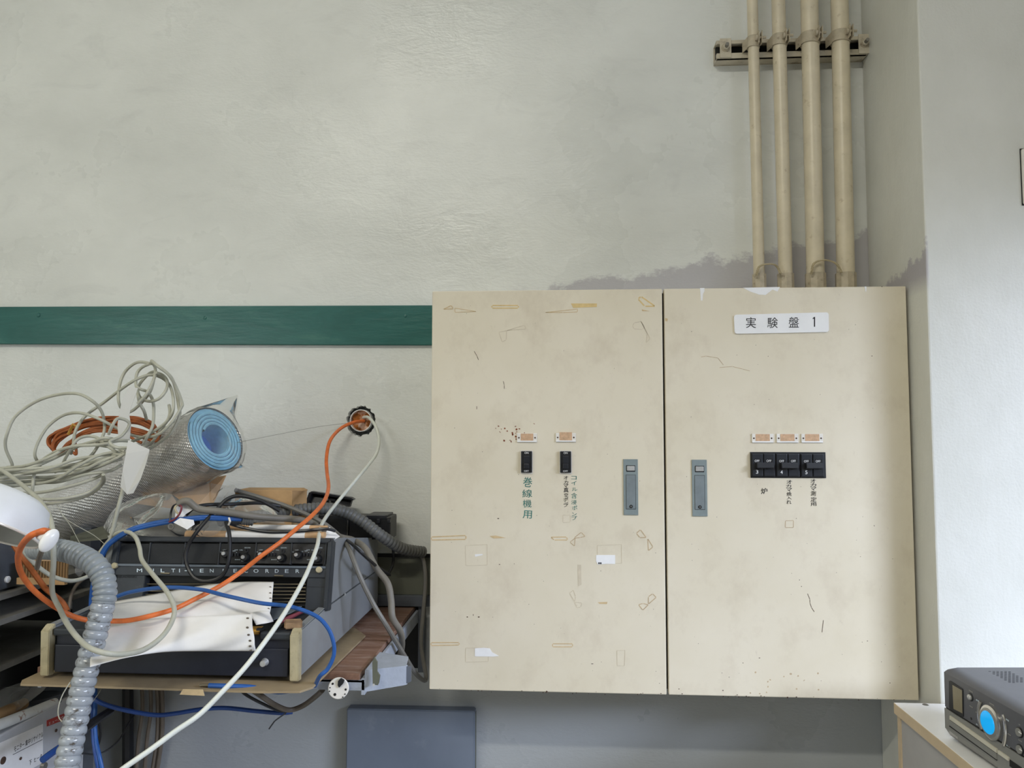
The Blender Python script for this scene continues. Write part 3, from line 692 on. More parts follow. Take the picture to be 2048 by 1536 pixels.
# ================================================================== RIGHT: wall plate, table, radio
p0, p1 = at(2040, 299, COLF), at(2045, 410, COLF); w = .07; z0, z1 = p1.z, p0.z; x0 = p0.x
wp = thing('wall_plate', 'pale rounded metal wall plate at the right edge, high on the column', 'wall plate', (x0+w/2, COLF, z0))
part('plate_frame', MB().box(x0, x0+w, COLF-.006, COLF, z0, z1, .004), 'acryl', wp)
part('plate_edge', MB().box(x0-.0012, x0+w+.0012, COLF-.002, COLF, z0-.0012, z1+.0012, .0009), 'blackdull', wp)
part('plate_inset', MB().box(x0+.0055, x0+w-.0055, COLF-.0075, COLF-.003, z0+.03, z1-.006, .001), 'rust', wp)
tc = at(1787, 1405, COLF-.004); TX, TZ = tc.x, tc.z
tb = thing('side_table', 'white topped table with beige edge banding in front of the column', 'table', (TX+.3, -.6, 0))
part('table_top', MB().box(TX+.001, TX+.66, -.95, COLF-.004, TZ-.018, TZ, .0008), 'tablewhite', tb, label='white laminate top')
part('edge_band', MB().box(TX, TX+.0012, -.95, COLF-.0045, TZ-.0185, TZ-.0005, .0004), 'tableedge', tb, label='beige edge banding')
part('edge_band', MB().box(TX+.001, TX+.66, COLF-.0042, COLF-.003, TZ-.0185, TZ-.0005), 'tableedge', tb)
part('side_panel', MB().box(TX+.006, TX+.024, -.93, COLF-.020, 0.0, TZ-.018), 'tableside', tb)
part('corner_strip', MB().box(TX+.004, TX+.024, COLF-.020, COLF-.008, 0.0, TZ-.018, .0005), 'tableedge', tb, label='beige vertical strip at the back corner')
part('side_panel', MB().box(TX+.63, TX+.648, -.93, COLF-.020, 0.0, TZ-.018), 'tableside', tb)
p = atz(1851, 1409.5, TZ); part('screw_cap', MB().lathe([(0, .0008), (.004, .0008), (.0055, 0)], p, (0, 0, 1), 16), 'dulsteel', tb)
# radio
ang = math.radians(4.0); E1 = V(math.sin(ang), -math.cos(ang), 0); E2 = V(0, 0, 1); E3 = V(math.cos(ang), math.sin(ang), 0); NN = -E3
RO = atz(1890, 1470, TZ+.004); RH = .1035; RL = .30; RD = .2
ra = thing('radio', 'dark grey tabletop radio with glowing blue dial at the right edge', 'radio', RO+E1*(RL/2)+E3*(RD/2)-E2*.004)
def R3(s, t, d): return RO+E1*s+E2*t+E3*d
mb = MB(); prof = [(0.0, .044), (0.0, RH-.006), (.004, RH), (.02, RH+.004), (RD, RH+.004), (RD, .0), (.006, .0), (.006, .044)]
prof = [(.0, .046), (.0, RH-.004), (.006, RH), (.022, RH+.003), (RD, RH+.003), (RD, .046)]
mb.prism([R3(0, t, d) for d, t in prof], E1*RL); bmesh.ops.bevel(mb.bm, geom=[e for e in mb.bm.edges if abs((e.verts[0].co-e.verts[1].co).normalized().dot(E1)) < .1], offset=.003, segments=3, affect='EDGES')
part('radio_body', mb, 'radiodark', ra, True)
part('lower_case', MB().prism([R3(.001, t, d) for d, t in ((.0, .043), (.0, .012), (.008, .0), (RD, 0), (RD, .043))], E1*(RL-.002)), 'radiosilver', ra, label='silver lower case')
part('case_gap', MB().prism([R3(.002, t, d) for d, t in ((.002, .047), (.002, .042), (RD-.002, .042), (RD-.002, .047))], E1*(RL-.004)), 'blackdull', ra)
part('radio_foot', MB().cyl(R3(.03, 0, .03), R3(.03, -.004, .03), .008), 'blackdull', ra)
part('radio_foot', MB().cyl(R3(RL-.03, 0, .03), R3(RL-.03, -.004, .03), .008), 'blackdull', ra)
part('radio_foot', MB().cyl(R3(.03, 0, RD-.03), R3(.03, -.004, RD-.03), .008), 'blackdull', ra)
def RF(zx, zy, lift=0.0): return hit(1748+zx/6.827, 1311+zy/6.827, RO+NN*lift, NN)
def rpoly(pts, m, name, l0=.0006, th=.002, parent=ra): return part(name, MB().prism([RF(x, y, l0) for x, y in pts], E3*th), m, parent)
dis = rpoly([(1022, 348), (1040, 345), (1205, 455), (1212, 475), (1218, 835), (1200, 842), (1035, 730), (1024, 710)], 'black', 'display_frame', .001)
rpoly([(1070, 400), (1198, 475), (1205, 790), (1085, 728)], 'lcd', 'display', .0014, .001, dis)
def rdisc(zx, zy, r, m, name, h=.003, parent=ra, dome=0.0): return part(name, MB().lathe([(0, h+dome), (r*.6, h+dome*.7), (r*.9, h), (r, h*.7), (r, -.002)], RF(zx, zy), NN, 28), m, parent, True)
b = rdisc(1322, 568, .0062, 'black', 'power_button', .0006); rdisc(1316, 570, .0042, 'steel', 'button_cap', .003, b, .001)
rdisc(1328, 862, .002, 'black', 'socket', .0004)
rg = rdisc(1606, 915, .0236, 'chrome', 'dial_ring', .004); rdisc(1600, 915, .0205, 'radiosilver', 'dial_face', .0052, rg); rdisc(1598, 915, .0168, 'blueglow', 'dial_window', .0062, rg, .001)
for pts in (((1458, 625), (1432, 700), (1428, 800), (1440, 900), (1470, 1010)), ((1755, 810), (1782, 900), (1795, 1020), (1790, 1130), (1770, 1225))):
    part('arc_key', MB().tube(spline([RF(x, y, .0015) for x, y in pts], 6), .0024, 8), 'chrome', ra, True)
for zx, zy in ((1990, 1050), (1998, 1285)):
    b = rdisc(zx, zy, .0072, 'black', 'round_key', .0012); rdisc(zx, zy, .0056, 'radiosilver', 'key_cap', .003, b)
    part('key_mark', MB().prism([RF(zx-20, zy-18, .0032), RF(zx+22, zy+12, .0032), RF(zx+22, zy+26, .0032), RF(zx-20, zy-4, .0032)], E3*.0003), 'white_print', b)
rpoly([(1030, 820), (1672, 1278), (1668, 1330), (1030, 872)], 'silverstrip', 'cassette_lid_edge', .0022, .003)
rpoly([(1030, 880), (1668, 1338), (1672, 1420), (1030, 955)], 'radiosilver', 'cassette_lid', .0012)
rpoly([(1025, 957), (1672, 1424), (1672, 1434), (1025, 968)], 'blackdull', 'lid_gap', .0013)
rpoly([(1688, 1290), (1830, 1390), (1830, 1440), (1688, 1340)], 'silverstrip', 'cassette_lid_edge', .0022, .003)
rpoly([(1850, 1420), (2010, 1530), (2010, 1620), (1850, 1510)], 'blackdull', 'card_slot', .0008)
# small worn print beside the keys, too worn to read
for q, (zx0, zy0, zx1, zy1, h) in enumerate(((1295, 480, 1350, 512, .0016), (1302, 690, 1350, 720, .0014), (1392, 612, 1412, 624, .0020), (1418, 628, 1440, 641, .0020), (1385, 775, 1408, 790, .0014), (1394, 945, 1412, 957, .0020), (1420, 962, 1436, 972, .0014), (1575, 655, 1640, 692, .0016), (1800, 878, 1818, 890, .0020), (1822, 893, 1840, 905, .0020), (1822, 1070, 1866, 1100, .0014), (1805, 1232, 1822, 1243, .0018), (1830, 1248, 1856, 1266, .0014), (1975, 945, 1995, 958, .0014), (1970, 1155, 2020, 1188, .0016))):
    o, u = RF(zx0, zy0, .0005), RF(zx1, zy1, .0005); part('worn_print', MB().prism([o, u, u+E2*h, o+E2*h], E3*.0003), 'letter' if h > .0017 else 'radiosilver', ra)
for q in range(6):
    o, u = RF(1030+q*19, 1062+q*14, .0005), RF(1044+q*19, 1072+q*14, .0005); part('worn_print', MB().prism([o, u, u+E2*.0034, o+E2*.0034], E3*.0003), 'tableside', ra)
mb = MB(); top = RO+E2*(RH+.003)
for zx0, zy0, zy1 in ((1580, 218, 218), (1636, 218, 256), (1688, 218, 282), (1742, 222, 314), (1796, 218, 342), (1850, 222, 372), (1905, 250, 372), (1955, 278, 372), (2012, 304, 372)):
    for k in range(int((zy1-zy0)/12)+1):
        p = hit(1748+zx0/6.827, 1311+(zy0+k*12)/6.827, top, E2); mb.obox(p, E1*.0008, E3*.0016, E2*.0003)
o = part('speaker_slots', mb, 'black', ra); o['kind'] = 'stuff'

# ================================================================== WALL BELOW: grey panel, olive board
gp = thing('switchboard_cover', 'blue grey steel cover fixed low on the wall under the cabinet', 'cover', (at(822, 1536, -.03).x, -.015, .6))
a, b = at(697, 1417.5, -.03), at(949, 1422.5, -.03)
mb = MB(); mb.prism([V(a.x-.004, -.03, a.z), V(b.x, -.03, b.z), V(b.x, -.03, .55), V(a.x-.004, -.03, .55)], (0, .028, 0)); bmesh.ops.bevel(mb.bm, geom=mb.bm.edges[:], offset=.002, segments=2, affect='EDGES')
part('panel_face', mb, 'panelgrey', gp)
part('panel_rim', MB().box(a.x-.006, b.x+.001, -.014, -.001, .55, a.z-.008), 'olive', gp)
ob = thing('olive_board', 'dark olive steel board on the wall behind the shelf', 'panel', (at(750, 1190, -.02).x, -.01, at(750, 1190, -.02).z))
a, b = at(600, 1108, -.02), at(862, 1190, -.02)
part('board_face', MB().box(a.x, XL+.02, -.02, -.001, b.z, a.z, .001), 'olive', ob)
part('board_rim', MB().box(a.x, XL+.02, -.026, -.02, a.z-.004, a.z+.004, .001), 'blackdull', ob)
part('lower_rail', MB().box(a.x, XL+.02, -.03, -.001, at(750, 1212, -.03).z, b.z, .001), 'rackgrey', ob)

# ================================================================== SHELF
SF = -.477; SZ = at(720, 1347, SF).z; SXR = at(720, 1347, SF).x
sh = thing('steel_shelf', 'painted steel wall shelf with a worn red brown plywood board', 'shelf', (-.55, -.24, SZ-.05))
part('board', MB().box(-.86, SXR, SF-.002, -.012, SZ-.010, SZ, .001), 'wood', sh, label='worn red brown plywood board')
fz = at(700, 1381, SF).z
part('front_rail', MB().box(-.86, SXR+.008, SF, SF+.006, fz, SZ-.010, .001), 'frame', sh)
part('front_flange', MB().box(-.86, SXR+.008, SF, SF+.04, SZ-.014, SZ-.0101), 'frame', sh)
part('side_rail', MB().box(SXR+.002, SXR+.008, SF, -.004, SZ-.034, SZ-.008, .001), 'frame', sh)
part('side_rail', MB().box(-.86, -.854, SF, -.004, SZ-.034, SZ-.008, .001), 'frame', sh)
part('wall_post', MB().box(SXR+.008, SXR+.022, -.02, -.003, at(830, 1345, -.02).z, at(830, 1205, -.02).z, .001), 'rackgrey', sh)
part('dark_backing', MB().box(-.5, SXR+.008, -.012, -.004, at(800, 1335, -.01).z, at(800, 1213, -.01).z), 'blackdull', sh)
p = V(SXR+.008, SF, at(730, 1384, SF).z); q = V(-.2535, SF+.034, p.z+.001)
part('corner_arm', MB().prism([p, q, q+V(0, 0, .031), p+V(0, 0, .034)], (.002, .005, 0)), 'frame', sh, label='blue white painted arm at the shelf corner')
part('arm_flange', MB().prism([p+V(0, .002, .031), q+V(0, .002, .028), q+V(-.006, .05, .028), p+V(.0, .10, .031)], (0, 0, .003)), 'frame', sh)
part('arm_end', MB().prism([q+V(-.001, 0, .001), q+V(.007, .008, .003), q+V(.007, .008, .027), q+V(-.001, 0, .030)], (0, .006, 0)), 'rackgrey', sh)
# latch plate on the rail end
lp = thing('latch_plate', 'small olive latch plate hung on the end of the shelf rail', 'latch', at(747, 1370, SF-.006))
zz = lambda x, y: (600+x/6.98, 1180+y/6.98)
part('plate', MB().prism([at(*zz(x, y), SF-.008) for x, y in ((1008, 1010), (1040, 935), (1060, 985), (1078, 1010), (1075, 1140), (1115, 1200), (1100, 1300), (1085, 1330), (1015, 1320), (1012, 1200))], (0, .004, 0)), 'olive', lp)
part('rivet', MB().cyl(at(*zz(1028, 1325), SF-.008), at(*zz(1028, 1325), SF-.014), .002, 10), 'steel', lp)
# round perforated disc
dc = at(677, 1376.5, SF-.012); dk = thing('round_disc', 'round pale metal disc with holes hung on the shelf front rail', 'disc', dc-V(0, 0, .016))
part('disc', MB().lathe([(0, .0015), (.0155, .0015), (.0165, .0005), (.0165, -.0015), (0, -.0015)], dc, (.1, -1, .1), 32), 'acryl', dk)
for (zx, zy, r) in ((460, 1305, .0017), (640, 1385, .0017), (422, 1360, .001), (415, 1410, .0011), (630, 1450, .001), (600, 1492, .001), (490, 1455, .0022)):
    part('disc_hole', MB().lathe([(0, .0022), (r, .0022), (r, 0)], hit(*zz(zx, zy), dc, V(.1, -1, .1).normalized()), (.1, -1, .1), 12), 'blackdull', dk)
part('clip', MB().prism([at(*zz(x, y), SF-.016) for x, y in ((530, 1270), (565, 1235), (615, 1265), (600, 1310), (545, 1365), (525, 1330))], (0, .004, 0)), 'black2', dk)
# cardboard sheet under the recorder
cs = MB(); cp = [(118, 1352, -.565), (128, 1366, -.58), (360, 1370, -.585), (480, 1374, -.588), (620, 1368, -.58), (636, 1354, -.56), (716, 1262, -.30), (700, 1262, -.28), (300, 1290, -.25)]
Zs = SZ+.0012
pts = [V(at(x, y, yy).x, yy, Zs) for x, y, yy in cp]
pts = [V(-.83, -.25, Zs), V(-.83, -.555, Zs), V(-.82, -.572, Zs), V(-.44, -.58, Zs), V(-.385, -.575, Zs), V(-.372, -.555, Zs), V(-.366, -.27, Zs), V(-.40, -.22, Zs)]
cs.prism(pts, (0, 0, .003)); tag(obj('cardboard_sheet', cs, 'sheetcard'), 'worn brown cardboard sheet lying under the pen recorder', 'cardboard')
tp = MB(); tp.prism([V(-.565, -.5815, Zs-.004), V(-.527, -.5815, Zs-.005), V(-.53, -.5815, Zs+.004), V(-.56, -.5815, Zs+.004)], (0, .001, 0)); tag(obj('packing_tape', tp, 'tape2'), 'strip of brown packing tape folded over the cardboard sheet edge', 'tape')

# ================================================================== PEN RECORDER
XRr = -.398; XLl = -.806
ROY = -.54; RB = -.045                       # front and back of the base
zb, zt = SZ+.013, 1.1915; UF0, UF1 = V(0, -.418, 1.197), V(0, -.395, 1.3125)     # upper front: foot and top (y, z)
ZBK = 1.264
rec = thing('pen_recorder', 'grey multi-pen chart recorder buried under cables on the wall shelf', 'recorder', (-.6, -.3, SZ+.004))
# side panels
for x, s in ((XRr, 1), (XLl, -1)):
    low = [V(x, ROY+.006, zb), V(x, ROY+.006, zt), V(x, -.43, 1.2025), V(x, RB, 1.2), V(x, RB, zb)]
    low = [V(x, ROY+.004, zb), V(x, ROY+.004, zt), V(x, UF0.y, 1.1965), V(x, RB, 1.1925), V(x, RB, zb)]
    mb = MB(); mb.prism(low, (-s*.012, 0, 0)); part('base_side', mb, 'recgrey', rec, label='blue grey painted side panel')
    hi = [V(x-s*.0015, UF0.y+.012, 1.1985), V(x-s*.0015, UF1.y+.012, UF1.z-.001), V(x-s*.0015, RB, ZBK), V(x-s*.0015, RB, 1.1945)]
    mb = MB(); mb.prism(hi, (-s*.012, 0, 0)); u = part('upper_side', mb, 'recgrey', rec, label='blue grey painted upper side panel')
    if s > 0:
        p = atx(690, 1189, x); part('screw', MB().lathe([(0, .001), (.0025, .0008), (.0035, 0)], p+V(.0, 0, 0), (1, 0, 0), 14), 'steel', u)
    mb = MB(); xs0 = x+s*.001
    mb.prism([V(xs0, ROY-.008, zb-.004), V(xs0, ROY-.01, zt-.004), V(xs0, ROY+.002, zt+.004), V(xs0, ROY+.006, zt+.004), V(xs0, ROY+.006, zb-.006)], (-s*.014, 0, 0)); bmesh.ops.bevel(mb.bm, geom=mb.bm.edges[:], offset=.0012, segments=2, affect='EDGES')
    part('front_trim', mb, 'cream', rec, label='yellowed cream plastic corner trim')
    mb = MB(); mb.prism([V(x, ROY+.006, zt+.001), V(x, UF0.y, 1.1985), V(x, UF0.y, 1.1995), V(x, ROY+.006, zt+.0025)], (-s*.012, 0, 0)); part('top_edging', mb, 'recgrey', rec)
part('bottom_plate', MB().box(XLl+.012, XRr-.012, ROY+.01, RB, zb, zb+.004), 'recdark', rec)
part('back_panel', MB().box(XLl+.005, XRr-.005, RB-.004, RB, zb, ZBK-.002), 'recdark', rec)
for x in (XLl+.06, XRr-.06):
    for y in (ROY+.05, RB-.05): part('foot', MB().cyl(V(x, y, SZ+.0042), V(x, y, zb+.001), .014, 18), 'blackdull', rec)
mb = MB(); mb.prism([V(XLl+.012, UF1.y+.004, UF1.z-.001), V(XRr-.012, UF1.y+.004, UF1.z-.001), V(XRr-.012, RB, ZBK-.001), V(XLl+.012, RB, ZBK-.001)], (0, 0, -.003)); part('top_cover', mb, 'recdark', rec)
# base front: upper cheek, dark navy lower panel
part('front_panel', MB().box(XLl+.018, XRr-.018, ROY-.002, ROY+.014, zb, zb+.042, .0015), 'recnavy', rec, label='dark navy lower front panel')
part('front_groove', MB().box(XLl+.018, XRr-.018, ROY+.002, ROY+.014, zb+.042, zb+.060), 'recnavy', rec)
part('front_cheek', MB().box(XLl+.015, XLl+.16, ROY-.004, ROY+.02, zb+.056, 1.1905, .003), 'recdark', rec)
part('front_cheek', MB().box(XRr-.062, XRr-.013, ROY-.004, ROY+.02, zb+.056, 1.1905, .003), 'recdark', rec)
for x0, x1 in ((XLl+.018, XLl+.14), (XRr-.075, XRr-.018)):
    mb = MB(); mb.prism([V(x0, ROY+.014, 1.1905), V(x1, ROY+.014, 1.1905), V(x1, UF0.y+.01, 1.1945), V(x0, UF0.y+.01, 1.1945)], (0, 0, -.006)); part('bed_cheek', mb, 'recdark', rec)
mb = MB(); mb.prism([V(XLl+.14, ROY+.03, zt-.03), V(XRr-.075, ROY+.03, zt-.03), V(XRr-.075, UF0.y+.02, 1.185), V(XLl+.14, UF0.y+.02, 1.185)], (0, 0, -.004)); part('chart_bed', mb, 'recblack', rec)
kk = at(530, 1324, ROY-.002); kb = part('latch_knob', MB().lathe([(0, .010), (.0042, .010), (.0048, .009), (.0048, .002), (.006, 0)], kk, (0, -1, 0), 18), 'steel', rec, True)
# upper front, on the leaning plane
UN = V(0, -(UF1.z-UF0.z), (UF1.y-UF0.y)).normalized()
def U(px, py, lift=0.0): return hit(px, py, UF0+UN*lift, UN)
def uq(name, m, x0, y0, x1, y1, lift, th, parent=rec, label=None, bev=0.0):
    a, b, c, d = U(x0, y1, lift), U(x1, y1, lift), U(x1, y0, lift), U(x0, y0, lift)
    xa, xb = (a.x+d.x)/2, (b.x+c.x)/2
    a.x = d.x = xa; b.x = c.x = xb; a.z = b.z = (a.z+b.z)/2; c.z = d.z = (c.z+d.z)/2; a.y = b.y = (a.y+b.y)/2; c.y = d.y = (c.y+d.y)/2
    mb = MB(); mb.prism([a, b, c, d], -UN*th)
    if bev: bmesh.ops.bevel(mb.bm, geom=mb.bm.edges[:], offset=bev, segments=2, affect='EDGES')
    return part(name, mb, m, parent, label=label)
uq('upper_backing', 'recblack', 222, 1080, 650, 1229, -.024, .006)
bz = uq('bezel_top', 'recdark', 218, 1074, 662, 1084, .004, .02, bev=.0015)
uq('bezel_side', 'recdark', 650, 1081, 660.5, 1222, .004, .02, bev=.0015); uq('bezel_side', 'recdark', 216, 1081, 229, 1230, .004, .02, bev=.0015)
xs = [231, 298, 368, 438, 510.5, 582, 651]
for i in range(6):
    x0, x1 = xs[i]+1, xs[i+1]-1
    md = uq('channel_module', 'module' if i < 3 else 'modpcb' if i > 3 else 'recblack', x0, 1087, x1, 1127.5, -.001, .008, label='black blank module' if i < 3 else 'black module with two knobs', bev=.0006)
    uq('module_divider', 'recdark', x1-.2, 1085, x1+2.2, 1129, .0008, .008)
    if i >= 3:
        ox = x0-440
        for kx, ky, kn in ((451, 1107.5, 1), (489.5, 1114.5, 1)):
            kx, ky = kx+ox, ky+(i-3)*1.2
            k = part('knob', MB().lathe([(0, .010), (.0055, .010), (.0068, .008), (.0075, 0)], U(kx+4, ky+.5, -.001), UN, 18), 'recblack', md, True)
            part('knob_cap', MB().lathe([(0, .0125), (.0028, .0125), (.0034, .0115), (.0034, .008)], U(kx+2, ky, -.001), UN, 16), 'steel', md, True, label='bright metal knob cap')
        part('jack', MB().lathe([(.0018, .002), (.0035, .002), (.0035, 0)], U(495+ox, 1101+(i-3), -.001), UN, 14), 'black2', md)
        mb = MB()
        for s, a, b, c, d in (('GROUND', 490, 1094.3, 502, 1096.6), ('ZERO', 466, 1101, 472, 1103), ('V', 473, 1104, 475, 1106.5), ('100', 447, 1099, 454, 1101), ('10', 441, 1103, 444.5, 1105), ('mV', 459, 1102, 464, 1104.2), ('OFF', 470, 1099, 477, 1101), ('CAL', 480, 1099, 487, 1101), ('1', 459, 1108.5, 461, 1111), ('RANGE', 471, 1118, 482, 1120.2), ('MEAS', 484, 1121, 493, 1123)):
            o = U(a+ox, d, -.0006); add_text(mb, s, o, U(b+ox if False else c+ox, d, -.0006)-o, U(a+ox, b, -.0006)-o, .01)
        part('lettering', mb, 'letter', md)
        for sx_ in (466, 473, 478):
            part('slide_switch', MB().obox(U(sx_+ox, 1109, .001), V(.0016, 0, 0), UN*.003, V(0, 0, .0025)), 'black2', md)
uq('trim_strip', 'strip', 233, 1129.8, 652, 1134.5, .0035, .008, bev=.0005)
nb = uq('name_band', 'recdark', 226, 1135, 652, 1152.5, .002, .010, label='dark band with the name in spaced capitals', bev=.0008)
mb = MB(); name = 'MULTI-PEN RECORDER'; lx = [279, 304, 325, 346.5, 359, 372, 382, 403.5, 423.5, 0, 449, 470.5, 492, 512, 534.5, 553.5, 573.5, 595]
for ch, x in zip(name, lx):
    if ch == ' ': continue
    wd = {'I': 1.8, '-': 5.5, 'M': 10.5, 'O': 10}.get(ch, 7.5); t = (x-279)/316
    ya, yb = (1135.5+t*1.2, 1142.5+t*1.5) if ch != '-' else (1138.8, 1140.3); yo = 1.8
    o = U(x-wd/2, yb+yo, .0024); add_text(mb, ch, o, U(x+wd/2, yb+yo, .0024)-o, U(x-wd/2, ya+yo, .0024)-o, .0 if ch == 'M' else .012)
part('lettering', mb, 'letter', nb, label='silver capitals')
for px, py in ((230, 1131.5), (638, 1139.5)):
    part('thumb_screw', MB().lathe([(0, .006), (.0042, .006), (.0052, .005), (.0052, 0)], U(px+1, py, .002), UN, 18), 'cream', nb, True)
rb = uq('right_block', 'recdark', 612, 1153.5, 650, 1222, -.001, .018, bev=.001)
uq('block_seam', 'recblack', 613, 1173.5, 649, 1174.3, -.0007, .001, rb)
lb = uq('left_block', 'recdark', 229, 1144.5, 286, 1229, -.001, .018, bev=.001)
mb = MB(); o = U(234, 1155.5, -.0004); add_text(mb, 'RIKADENKI', o, U(273, 1156, -.0004)-o, U(234, 1150.5, -.0004)-o, .01); part('raised_lettering', mb, 'module', lb)
for k, y in enumerate((1168, 1175, 1182, 1189, 1196.5, 1203)):
    a, b = U(287, y, -.010), U(611, y+.5, -.010); part('pen_rail', MB().cyl(a, b, .0009, 8), 'rod', rec)
a, b = U(549, 1151.5, .002), U(567, 1152, .002); part('pen_clip', MB().cyl(a, b, .0016, 10), 'rod', rec)
a, b = U(322, 1146, .002), U(340, 1147, .002); part('pen_clip', MB().cyl(a, b, .0016, 10), 'rod', rec)
# scale strip and chart roll inside the bed
mb = MB(); mb.prism([at(540, 1217, -.45), at(604, 1212, -.44), at(582, 1225, -.48), at(545, 1240, -.5)], (0, 0, -.001)); sc = part('scale_plate', mb, 'strip', rec)
part('chart_roll', MB().cyl(at(300, 1275, -.515), at(525, 1276, -.515), .018, 20), 'amber', rec, True, label='amber paper roll core')

# ================================================================== CHART PAPER
def bil(top, bot, lf=None, rt=None):
    """Coons patch over four edge curves given as lists of points"""
    T = spline(top, 12); B = spline(bot, 12); L = spline(lf or [top[0], bot[0]], 12); R = spline(rt or [top[-1], bot[-1]], 12)
    def ev(c, t): 
        f = t*(len(c)-1); i = min(int(f), len(c)-2); return c[i].lerp(c[i+1], f-i)
    def fn(u, v):
        p = ev(T, u)*(1-v)+ev(B, u)*v+ev(L, v)*(1-u)+ev(R, v)*u
        return p-(T[0]*(1-u)*(1-v)+T[-1]*u*(1-v)+B[0]*(1-u)*v+B[-1]*u*v)
    return fn
top = [at(228, 1203, -.47), at(300, 1190, -.46), at(400, 1172, -.45), at(480, 1164, -.445), at(547, 1164, -.44)]
rt = [top[-1], at(546, 1190, -.47), at(541, 1215, -.50), at(539, 1240, -.535)]
lf = [top[0], at(213, 1245, -.57), at(195, 1300, -.68), at(180, 1334, -.735)]
mid = [at(180, 1334, -.735), at(250, 1316, -.68), at(330, 1304, -.62), at(430, 1302, -.585), at(512, 1302, -.566)]
pp = thing('chart_paper', 'white chart paper with sprocket holes crumpled over the recorder front', 'paper', at(340, 1320, -.57))
f1 = bil(top, [at(207, 1262, -.562), at(300, 1250, -.555), at(420, 1238, -.55), at(500, 1236, -.546), at(539, 1240, -.535)], lf[:2]+[at(207, 1262, -.562)], rt)
def f1w(u, v): p = f1(u, v); s = math.sin(u*9+v*6)*math.sin(v*math.pi)*math.sin(u*math.pi); return p+V(0, -.004*s-.003*math.sin(u*23-v*9)*math.sin(v*math.pi), .004*s)
part('upper_sheet', MB().grid(f1w, 40, 16), 'paperwarm', pp, True, .0005)
t2 = [at(213, 1240, -.567), at(300, 1238, -.566), at(400, 1232, -.566), at(505, 1228, -.560)]
r2 = [t2[-1], at(509, 1260, -.566), at(513, 1285, -.567), mid[-1]]
f2 = bil(t2, mid, [t2[0], at(197, 1290, -.655), mid[0]], r2)
def f2w(u, v): p = f2(u, v); s = math.sin(u*7+v*4+1)*math.sin(v*math.pi)*math.sin(u*math.pi); return p+V(0, -.009*math.sin(v*math.pi)*(1-.3*u)-.004*s-.002*math.sin(u*25+v*11)*math.sin(v*math.pi), .003*s)
part('front_fold', MB().grid(f2w, 40, 16), 'paperwarm', pp, True, .0005)
mb = MB(); wv = lambda n: n
def hole(mb, p, a=.0022, b=.0016): mb.prism([p+V(a*math.cos(t*math.pi/4), -.0012, b*math.sin(t*math.pi/4)) for t in range(8)], (0, .0004, 0))
for v in (.15, .28, .42, .56, .70, .86): hole(mb, f1w(.965, v))
for v in (.1, .26, .42, .58, .74, .92): hole(mb, f2w(.955, v))
for v in (.3, .55, .8): hole(mb, f1w(.03, v), .001, .001)
o = part('sprocket_holes', mb, 'cablebrown', pp); o['kind'] = 'stuff'
# folded under layer
f3 = bil([at(500, 1226, -.545), at(520, 1222, -.535), at(538, 1222, -.528)], [at(512, 1250, -.552), at(535, 1246, -.545), at(547, 1243, -.53)])
part('under_fold', MB().grid(f3, 8, 6), 'paperwarm', pp, True, .0005)
# eraser, pens
er = MB(); c = atz(594, 1248, 1.1985); c.x -= .006; er.obox(c, V(.0132, .003, 0), V(-.003, .008, 0), V(0, 0, .0062), .002); tag(obj('eraser', er, 'eraser'), 'small dirty brown eraser on the recorder bed', 'eraser')
tag(obj('pen', MB().tube([atz(551, 1251, 1.196), atz(577, 1236, 1.1985), atz(608, 1222, 1.1985)], .0035, 10, rf=lambda i: (.0026, .0038, .0024)[i]), 'penred', None, True), 'dark red pen lying behind the eraser', 'pen')
tag(obj('pen', MB().tube([atz(549, 1258, 1.1955), atz(577, 1246, 1.1965)], .0028, 10), 'black', None, True), 'black pen lying beside the eraser', 'pen')
# ================================================================== FOIL ROLL IN A BAG
ax = V(.87, -.34, .37).normalized(); RE = at(433, 877, -.27); RR = .0655; RLn = .46; e1 = ax.cross(V(0, 0, 1)).normalized(); e2 = e1.cross(ax).normalized()
fr = thing('insulation_roll', 'silver foil insulation mat with blue foam core rolled up in a clear bag', 'insulation roll', RE-ax*(RLn/2)-V(0, 0, RR))
def rc(h, a, r): return RE+ax*h+e1*(r*math.cos(a))+e2*(r*math.sin(a))
mb = MB(); mb.grid(lambda u, v: rc(-RLn*u-.001, 2*math.pi*v, RR+.0012*math.sin(40*u)*math.sin(9*v)), 40, 48); part('foil_face', mb, 'foil', fr, True, label='embossed silver foil')
turns = 4; n = 180; t0, t1 = .031, RR-.0065
def spi(k, o): f = k/n; a = f*turns*2*math.pi+.6; r = t0+(t1-t0)*f; return a, r+o
mb = MB(); bm = mb.bm; rows = []
for k in range(n+1):
    a, r = spi(k, 0); th = (t1-t0)/turns*.40
    rows.append([bm.verts.new(rc(h, a, r+o)) for h, o in ((-.06, -th), (-.0, -th), (.0015, 0), (-.0, th), (-.06, th))])
for a, b in zip(rows, rows[1:]):
    for j in range(4): bm.faces.new((a[j], a[j+1], b[j+1], b[j]))
part('foam_spiral', mb, 'foam', fr, True, label='pale blue foam layers')
part('roll_inside', MB().lathe([(0, -.05), (t0+.004, -.05), (t0+.004, -.03)], RE, ax, 24), 'foamdeep', fr)
part('foam_gap', MB().lathe([(t0, -.004), (RR-.002, -.004)], RE, ax, 32), 'foam', fr)
tipA, tipB = at(478, 788, -.30), at(487, 936, -.32)
